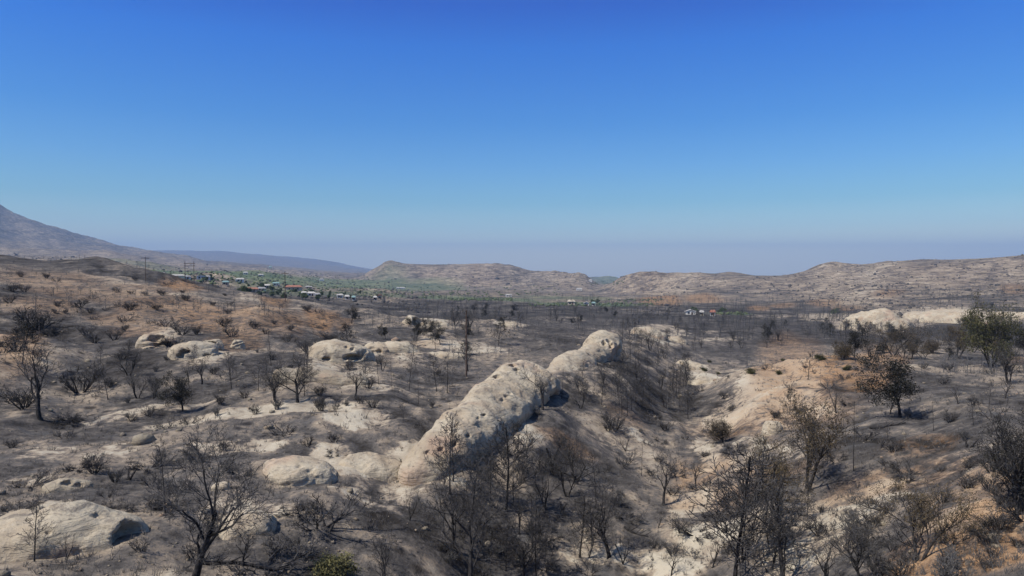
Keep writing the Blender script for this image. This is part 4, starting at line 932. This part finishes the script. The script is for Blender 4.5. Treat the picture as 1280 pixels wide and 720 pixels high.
def lumps(name, x, y, z, sx, sz, m, nr, jit=.3, lift=.2, smooth=False):
    n = len(x); j = 1 + nr.uniform(-jit, jit, (n, 12, 3)); a = nr.uniform(0, 6.28, n); ca, sa = np.cos(a)[:, None], np.sin(a)[:, None]
    v = _ico[None] * j; X = v[..., 0] * ca * sx[:, None] - v[..., 1] * sa * sx[:, None] * .7; Y = v[..., 0] * sa * sx[:, None] + v[..., 1] * ca * sx[:, None] * .7
    V = np.stack([X + x[:, None], Y + y[:, None], v[..., 2] * sz[:, None] + (z + lift * sz)[:, None]], -1).reshape(-1, 3)
    Fc = (_icf[None] + (np.arange(n) * 12)[:, None, None]).reshape(-1, 3)
    return tag(link(name, mesh(name, V, Fc, m, smooth)), kind='stuff')
nr, x, y, z, r = rnd_ground(4200, -120, 1400, 18, 170, 6)
k = fbm(x / 6, y / 6, 2, 3) > 0.02; x, y, z, r = x[k], y[k], z[k], r[k]
s_ = nr.lognormal(-2.75, .75, len(x)) + .0004 * r
lumps('loose_stones', x, y, z, s_, s_ * .6, M['rock3'], nr)
# low scrub dotting the dry hills across the valley
nr, x, y, z, r = rnd_ground(26000, -100, 1400, 420, 3300, 8)
st = look(STEEP, np.clip(np.arctan2(x, y), TH0, TH1), np.log(r)); k = (st > .035) & (nr.rand(len(x)) < .35 + .9 * (fbm(x / 90, y / 90, 1, 3) + .2)); x, y, z, r = x[k], y[k], z[k], r[k]
s_ = nr.lognormal(-.5, .5, len(x)) * (.6 + .0006 * r)
lumps('hillside_scrub', x, y, z, s_ * 1.1, s_ * .8, M['twig'], nr)
# burnt wood on the valley floor beyond the trees one can tell apart
def wood(name, u0, u1, r0, r1, n, hs, m, seed, keepf, wid=.16):
    nr, x, y, z, r = rnd_ground(n, u0, u1, r0, r1, seed)
    st = look(STEEP, np.clip(np.arctan2(x, y), TH0, TH1), np.log(r)); k = keepf(x, y, r, st, nr); x, y, z, r = x[k], y[k], z[k], r[k]; n = len(x)
    V = []; h = nr.uniform(*hs, n)
    K = 11
    for q in range(K):      # a bare crown: a trunk and ten thin tapered limbs
        a = nr.uniform(0, 6.28, n)
        if q == 0: b = np.stack([x, y, z - .2], -1); t = np.stack([x, y, z + h], -1); wd = h * .022
        else:
            f = nr.uniform(.25, .85, n); b = np.stack([x, y, z + h * f], -1); L = h * nr.uniform(.2, .42, n); t = b + np.stack([np.cos(a) * L, np.sin(a) * L, L * nr.uniform(.3, 1.2, n)], -1); wd = h * wid * .12
        for c in range(3): V.append(b + np.stack([np.cos(c * 2.094) * wd, np.sin(c * 2.094) * wd, 0 * wd], -1))
        V.append(t)
    A = np.stack(V, 1).reshape(-1, 3); i0 = ((np.arange(n) * K * 4)[:, None] + (np.arange(K) * 4)[None, :]).ravel()
    tag(link(name, mesh(name, A, np.vstack([np.stack([i0 + c, i0 + (c + 1) % 3, i0 + 3], -1) for c in range(3)]), M[m])), kind='stuff')
wood('burnt_woodland', 420, 1420, 260, 1000, 5200, (3, 6), 'woodtwig', 31, lambda x, y, r, st, nr: (fbm(x / 60, y / 60, 5, 3) > 0.04 - .1 * (r > 350)) & (st < .075))
wood('burnt_saplings', 560, 1300, 95, 290, 1100, (1.4, 3.2), 'woodtwig', 33, lambda x, y, r, st, nr: (fbm(x / 18, y / 18, 8, 3) > 0.03) & ((st < .14) | (np.arctan2(x, y) < .25)), .10)
wood('burnt_thicket', -100, 900, 150, 420, 1500, (1.2, 2.6), 'woodtwig', 32, lambda x, y, r, st, nr: fbm(x / 25, y / 25, 6, 3) > 0.02)

# ------------------------------------------------------------------ the village and its green trees
def rnd_px(n, u0, u1, v0, v1, seed):
    rg = random.Random(seed); return [hit(rg.uniform(u0, u1), rg.uniform(v0, v1), 330) for _ in range(n)]
def orchard(name, zones, m, seed, size):
    P = [];
    for (n, u0, u1, v0, v1) in zones: P += rnd_px(n, u0, u1, v0, v1, seed); seed += 1
    P = np.array(P); nr = np.random.RandomState(seed); s = nr.uniform(.6, 1.2, len(P)) * size * (0.6 + P[:, 3] / 2200)
    lumps(name, P[:, 0], P[:, 1], P[:, 2], s, s * .62, M[m], nr, .35, .5)
orchard('orchard_trees', [(260, 190, 460, 341, 357), (230, 330, 700, 357, 369), (120, 560, 640, 373, 376), (90, 660, 820, 379, 383), (60, 735, 780, 350, 356), (40, 895, 935, 391, 394)], 'greenleaf', 51, 1.7)
orchard('windbreak_trees', [(40, 760, 830, 374, 377), (60, 430, 640, 367, 373), (25, 250, 330, 347, 352)], 'greenleaf', 61, 1.6)
def green_tree_proto():
    rg = random.Random(71); tr, tw = Tubes(), Tubes(); ends = []
    grow(rg, tr, tw, ends, (0, 0, -.2), (0, 0, 1), 2.6, .2, 0, dict(OAK, lev=3, n=[5,4,3], minr=.02))
    root = empty('garden_tree'); link('trunk', tr.mesh('trunk', M['palebark']), root)
    V, Fc = leaves(rg, ends, 2600, .26, .34); link('crown', mesh('crown', V, Fc, M['greenleaf']), root)
    return root
PR['green'] = dict(root=green_tree_proto(), used=False); BASEH['green'] = 4.8
rg = random.Random(77)
for (n, u0, u1, v0, v1) in [(18, 300, 350, 358, 372), (16, 350, 480, 366, 376), (5, 735, 750, 377, 380), (6, 865, 905, 390, 394), (4, 1038, 1050, 392, 396), (5, 245, 262, 346, 352)]:
    for _ in range(n):
        x, y, z, r = hit(rg.uniform(u0, u1), rg.uniform(v0, v1), 330)
        put('green', x, y, z, rg.uniform(2.4, 4.4), 'green garden tree among the distant houses', 'tree', 'garden trees in the village', rg.uniform(1, 1.4))
def box(V, F_, x0, x1, y0, y1, z0, z1):
    n = len(V); V += [(x0,y0,z0),(x1,y0,z0),(x1,y1,z0),(x0,y1,z0),(x0,y0,z1),(x1,y0,z1),(x1,y1,z1),(x0,y1,z1)]
    F_ += [tuple(n + i for i in f) for f in ((0,3,2,1),(4,5,6,7),(0,1,5,4),(1,2,6,5),(2,3,7,6),(3,0,4,7))]
def house(u, v, wpx, hpx, wall, roof, label, gable=False, yaw=0.0, rfl=.32, rmin=330, group=None):
    x, y, z, r = hit(u, v, rmin); s = r / F; W = wpx * s; Ht = max(hpx * s, 3.0); D = max(.6 * W, 6); D = min(D, 14)
    th = math.atan2(x, y); root = empty('house', (x, y, z), -th + yaw)
    wh = Ht * (1 - rfl); hw, hd = W / 2, D / 2
    V, Fc = [], []; box(V, Fc, -hw, hw, -hd, hd, -1.5, wh)
    o = 0.5
    if gable:      # gable end faces the valley
        n = len(V); V += [(-hw, -hd, wh), (hw, -hd, wh), (0, -hd, Ht), (-hw, hd, wh), (hw, hd, wh), (0, hd, Ht)]; Fc += [(n, n+1, n+2), (n+5, n+4, n+3)]
    link('wall', mesh('wall', V, Fc, M[wall]), root)
    t = .25
    if gable: R = [(-hw-o, -hd-o, wh-.15), (0, -hd-o, Ht+.1), (hw+o, -hd-o, wh-.15), (-hw-o, hd+o, wh-.15), (0, hd+o, Ht+.1), (hw+o, hd+o, wh-.15)]
    else: R = [(-hw-o, -hd-o, wh-.1), (-hw*.75, 0, Ht), (-hw-o, hd+o, wh-.1), (hw+o, -hd-o, wh-.1), (hw*.75, 0, Ht), (hw+o, hd+o, wh-.1)]
    Vr = R + [(a, b, c + t) for a, b, c in R]
    Fr = [(0,1,4,3),(1,2,5,4),(6,9,10,7),(7,10,11,8),(0,3,9,6),(2,8,11,5),(0,6,7,1),(1,7,8,2),(3,4,10,9),(4,5,11,10)]
    link('roof', mesh('roof', Vr, Fr, M[roof]), root)
    k = max(2, min(6, int(W / 4))); dx = W / (k + 1)
    for i in range(k):
        cx = -hw + dx * (i + 1)
        if i == k // 2:
            V, Fc = [], []; box(V, Fc, cx - .5, cx + .5, -hd - .05, -hd + .05, 0, min(2.1, wh - .3)); link('door', mesh('door', V, Fc, M['door']), root)
        else:
            V, Fc = [], []; box(V, Fc, cx - .7, cx + .7, -hd - .05, -hd + .05, min(.9, wh*.3), min(2.1, wh - .3)); link('window', mesh('window', V, Fc, M['glass']), root)
    return tag(root, label, 'house', group)
house(213, 348, 9, 3, 'white', 'whiteroof', 'white long low house topmost on the bare hill shoulder')
house(222, 350, 15, 6, 'cream', 'whiteroof', 'cream yellow house with a flat pale roof on the hill shoulder', rfl=.2)
house(233, 349, 9, 4, 'white', 'greyroof', 'white house joined beside the cream yellow one')
house(200, 344, 12, 3, 'tan', 'whiteroof', 'tan building row behind the cream yellow house')
house(251, 349, 9, 5, 'white', 'whiteroof', 'bright white house with a gable beside a dark tree', True)
house(258, 349, 8, 3, 'white', 'greyroof', 'low dark roofed shed attached past the bright white gable house')
house(282, 356, 7, 4, 'tan', 'tealroof', 'small house with a teal roof below the fields')
house(315, 365, 14, 5, 'tan', 'redroof', 'house with an orange red roof at the near edge of the village')
house(300, 352, 9, 3, 'white', 'whiteroof', 'narrow white house above the teal roofed one')
house(333, 360, 9, 3, 'tan', 'whiteroof', 'pale roofed house behind the pole on the hill')
house(345, 357, 8, 4, 'white', 'tealroof', 'white house in trees near the tall pole')
house(367, 363, 19, 6, 'tan', 'redroof', 'wide house with pinkish red roof beside the tall pole')
house(327, 364, 9, 4, 'cream', 'greyroof', 'cream house with a grey roof below the wide red roofed one')
house(380, 369, 6, 4, 'white', 'whiteroof', 'small white shed in front of the wide red roofed house')
house(389, 370, 9, 5, 'white', 'whiteroof', 'bright white house at the village edge in the brush')
house(397, 371, 6, 3, 'white', 'greyroof', 'white house with grey roof adjoining the bright white one')
house(386, 361, 8, 3, 'tan', 'greyroof', 'tan house beyond the small white shed')
house(425, 372, 7, 3, 'white', 'whiteroof', 'white house partly behind green trees')
house(434, 374, 5, 3, 'white', 'whiteroof', 'small white house at the end of the green trees')
house(442, 375, 4, 4, 'white', 'tealroof', 'tiny white cabin below the green trees')
house(475, 374, 5, 6, 'tan', 'redroof', 'narrow tan house with a red roof alone on dry grass', True)
house(469, 375, 4, 3, 'white', 'whiteroof', 'tiny white shed beside the narrow red roofed house')
house(402, 351, 5, 2.5, 'white', 'whiteroof', 'tiny white farm shed alone in the upper fields', rmin=900)
house(307, 343, 5, 3, 'white', 'whiteroof', 'tiny bright white building high in the fields under the far range', rmin=900)
house(326, 345, 6, 2, 'white', 'whiteroof', 'long white greenhouse in the upper green field', rmin=900)
house(338, 336, 4, 3, 'cream', 'tealroof', 'pale water tank building on the plain below the far range', rmin=2000)
house(724, 363, 7, 3, 'white', 'whiteroof', 'white farmhouse at the foot of the middle hill', rmin=900)
house(738, 352, 4, 2.5, 'white', 'whiteroof', 'tiny white house in the gap between the hills', rmin=900)
house(714, 381, 9, 6, 'tan', 'tan', 'boxy tan barn beside the green strip', rmin=500)
house(733, 382, 6, 4, 'white', 'whiteroof', 'white gabled house among bright green trees on the valley floor', True, rmin=500)
house(742, 382, 4, 3, 'white', 'tealroof', 'tiny white shed next to the white gabled house', rmin=500)
house(863, 393, 12, 5, 'white', 'whiteroof', 'white gabled ranch house under the dark tree at the far hill foot', True, rmin=400)
house(891, 395, 6, 7, 'white', 'redroof', 'small white house with a bright red roof at the far hill foot', rmin=400)
house(877, 394, 5, 3, 'cream', 'whiteroof', 'tiny cream shed between the ranch house and the red roofed house', rmin=400)
house(636, 371, 8, 2, 'white', 'whiteroof', 'long white building at the foot of the mottled middle hill', rmin=700)
house(501, 361, 11, 2, 'white', 'whiteroof', 'long white packing shed under the near end of the middle hill', rmin=900)

# ------------------------------------------------------------------ poles
def pole(u, vb, vt, label, arm=True, twin=False, rmin=14, name='utility_pole', rad=.16, armw=2.4):
    x, y, z, r = hit(u, vb, rmin); h = (vb - vt) * r / F; th = math.atan2(x, y)
    root = empty(name, (x, y, z), -th)
    for k in ((-1.6, 1.6) if twin else (0,)):
        t = Tubes(); t.add([(k, 0, -.5), (k, 0, h * .5), (k, 0, h)], [rad, rad * .85, rad * .65], 8); link('pole', t.mesh('pole', M['pole']), root)
    if arm:
        for zz in ((h * .93,) if not twin else (h * .9, h * .78)):
            V, Fc = [], []; w_ = armw if not twin else 4.2; box(V, Fc, -w_/2, w_/2, -rad - .12, -rad + .02, zz - .08, zz + .08); a = link('crossarm', mesh('crossarm', V, Fc, M['pole']), root)
            for q in (-.46, -.2, .2, .46):
                t = Tubes(); t.add([(q * w_, -rad - .05, zz + .08), (q * w_, -rad - .05, zz + .18), (q * w_, -rad - .05, zz + .3)], [.05, .09, .04], 6); link('insulator', t.mesh('insulator', M['insul']), a)
    return tag(root, label, 'utility pole')
pole(583, 470, 388, 'bare brown utility pole beside the sharp black tree', arm=False, rad=.13)
pole(356.5, 378, 341, 'tall dark utility pole with a crossarm on the brown hill in front of the village')
pole(237, 353, 329, 'twin legged power pole above the orange knob near the cream house', twin=True, rad=.14)
pole(182, 352, 324, 'thin pole on the brown hillside behind the power pole', rad=.09)
print('objects', len(bpy.data.objects))
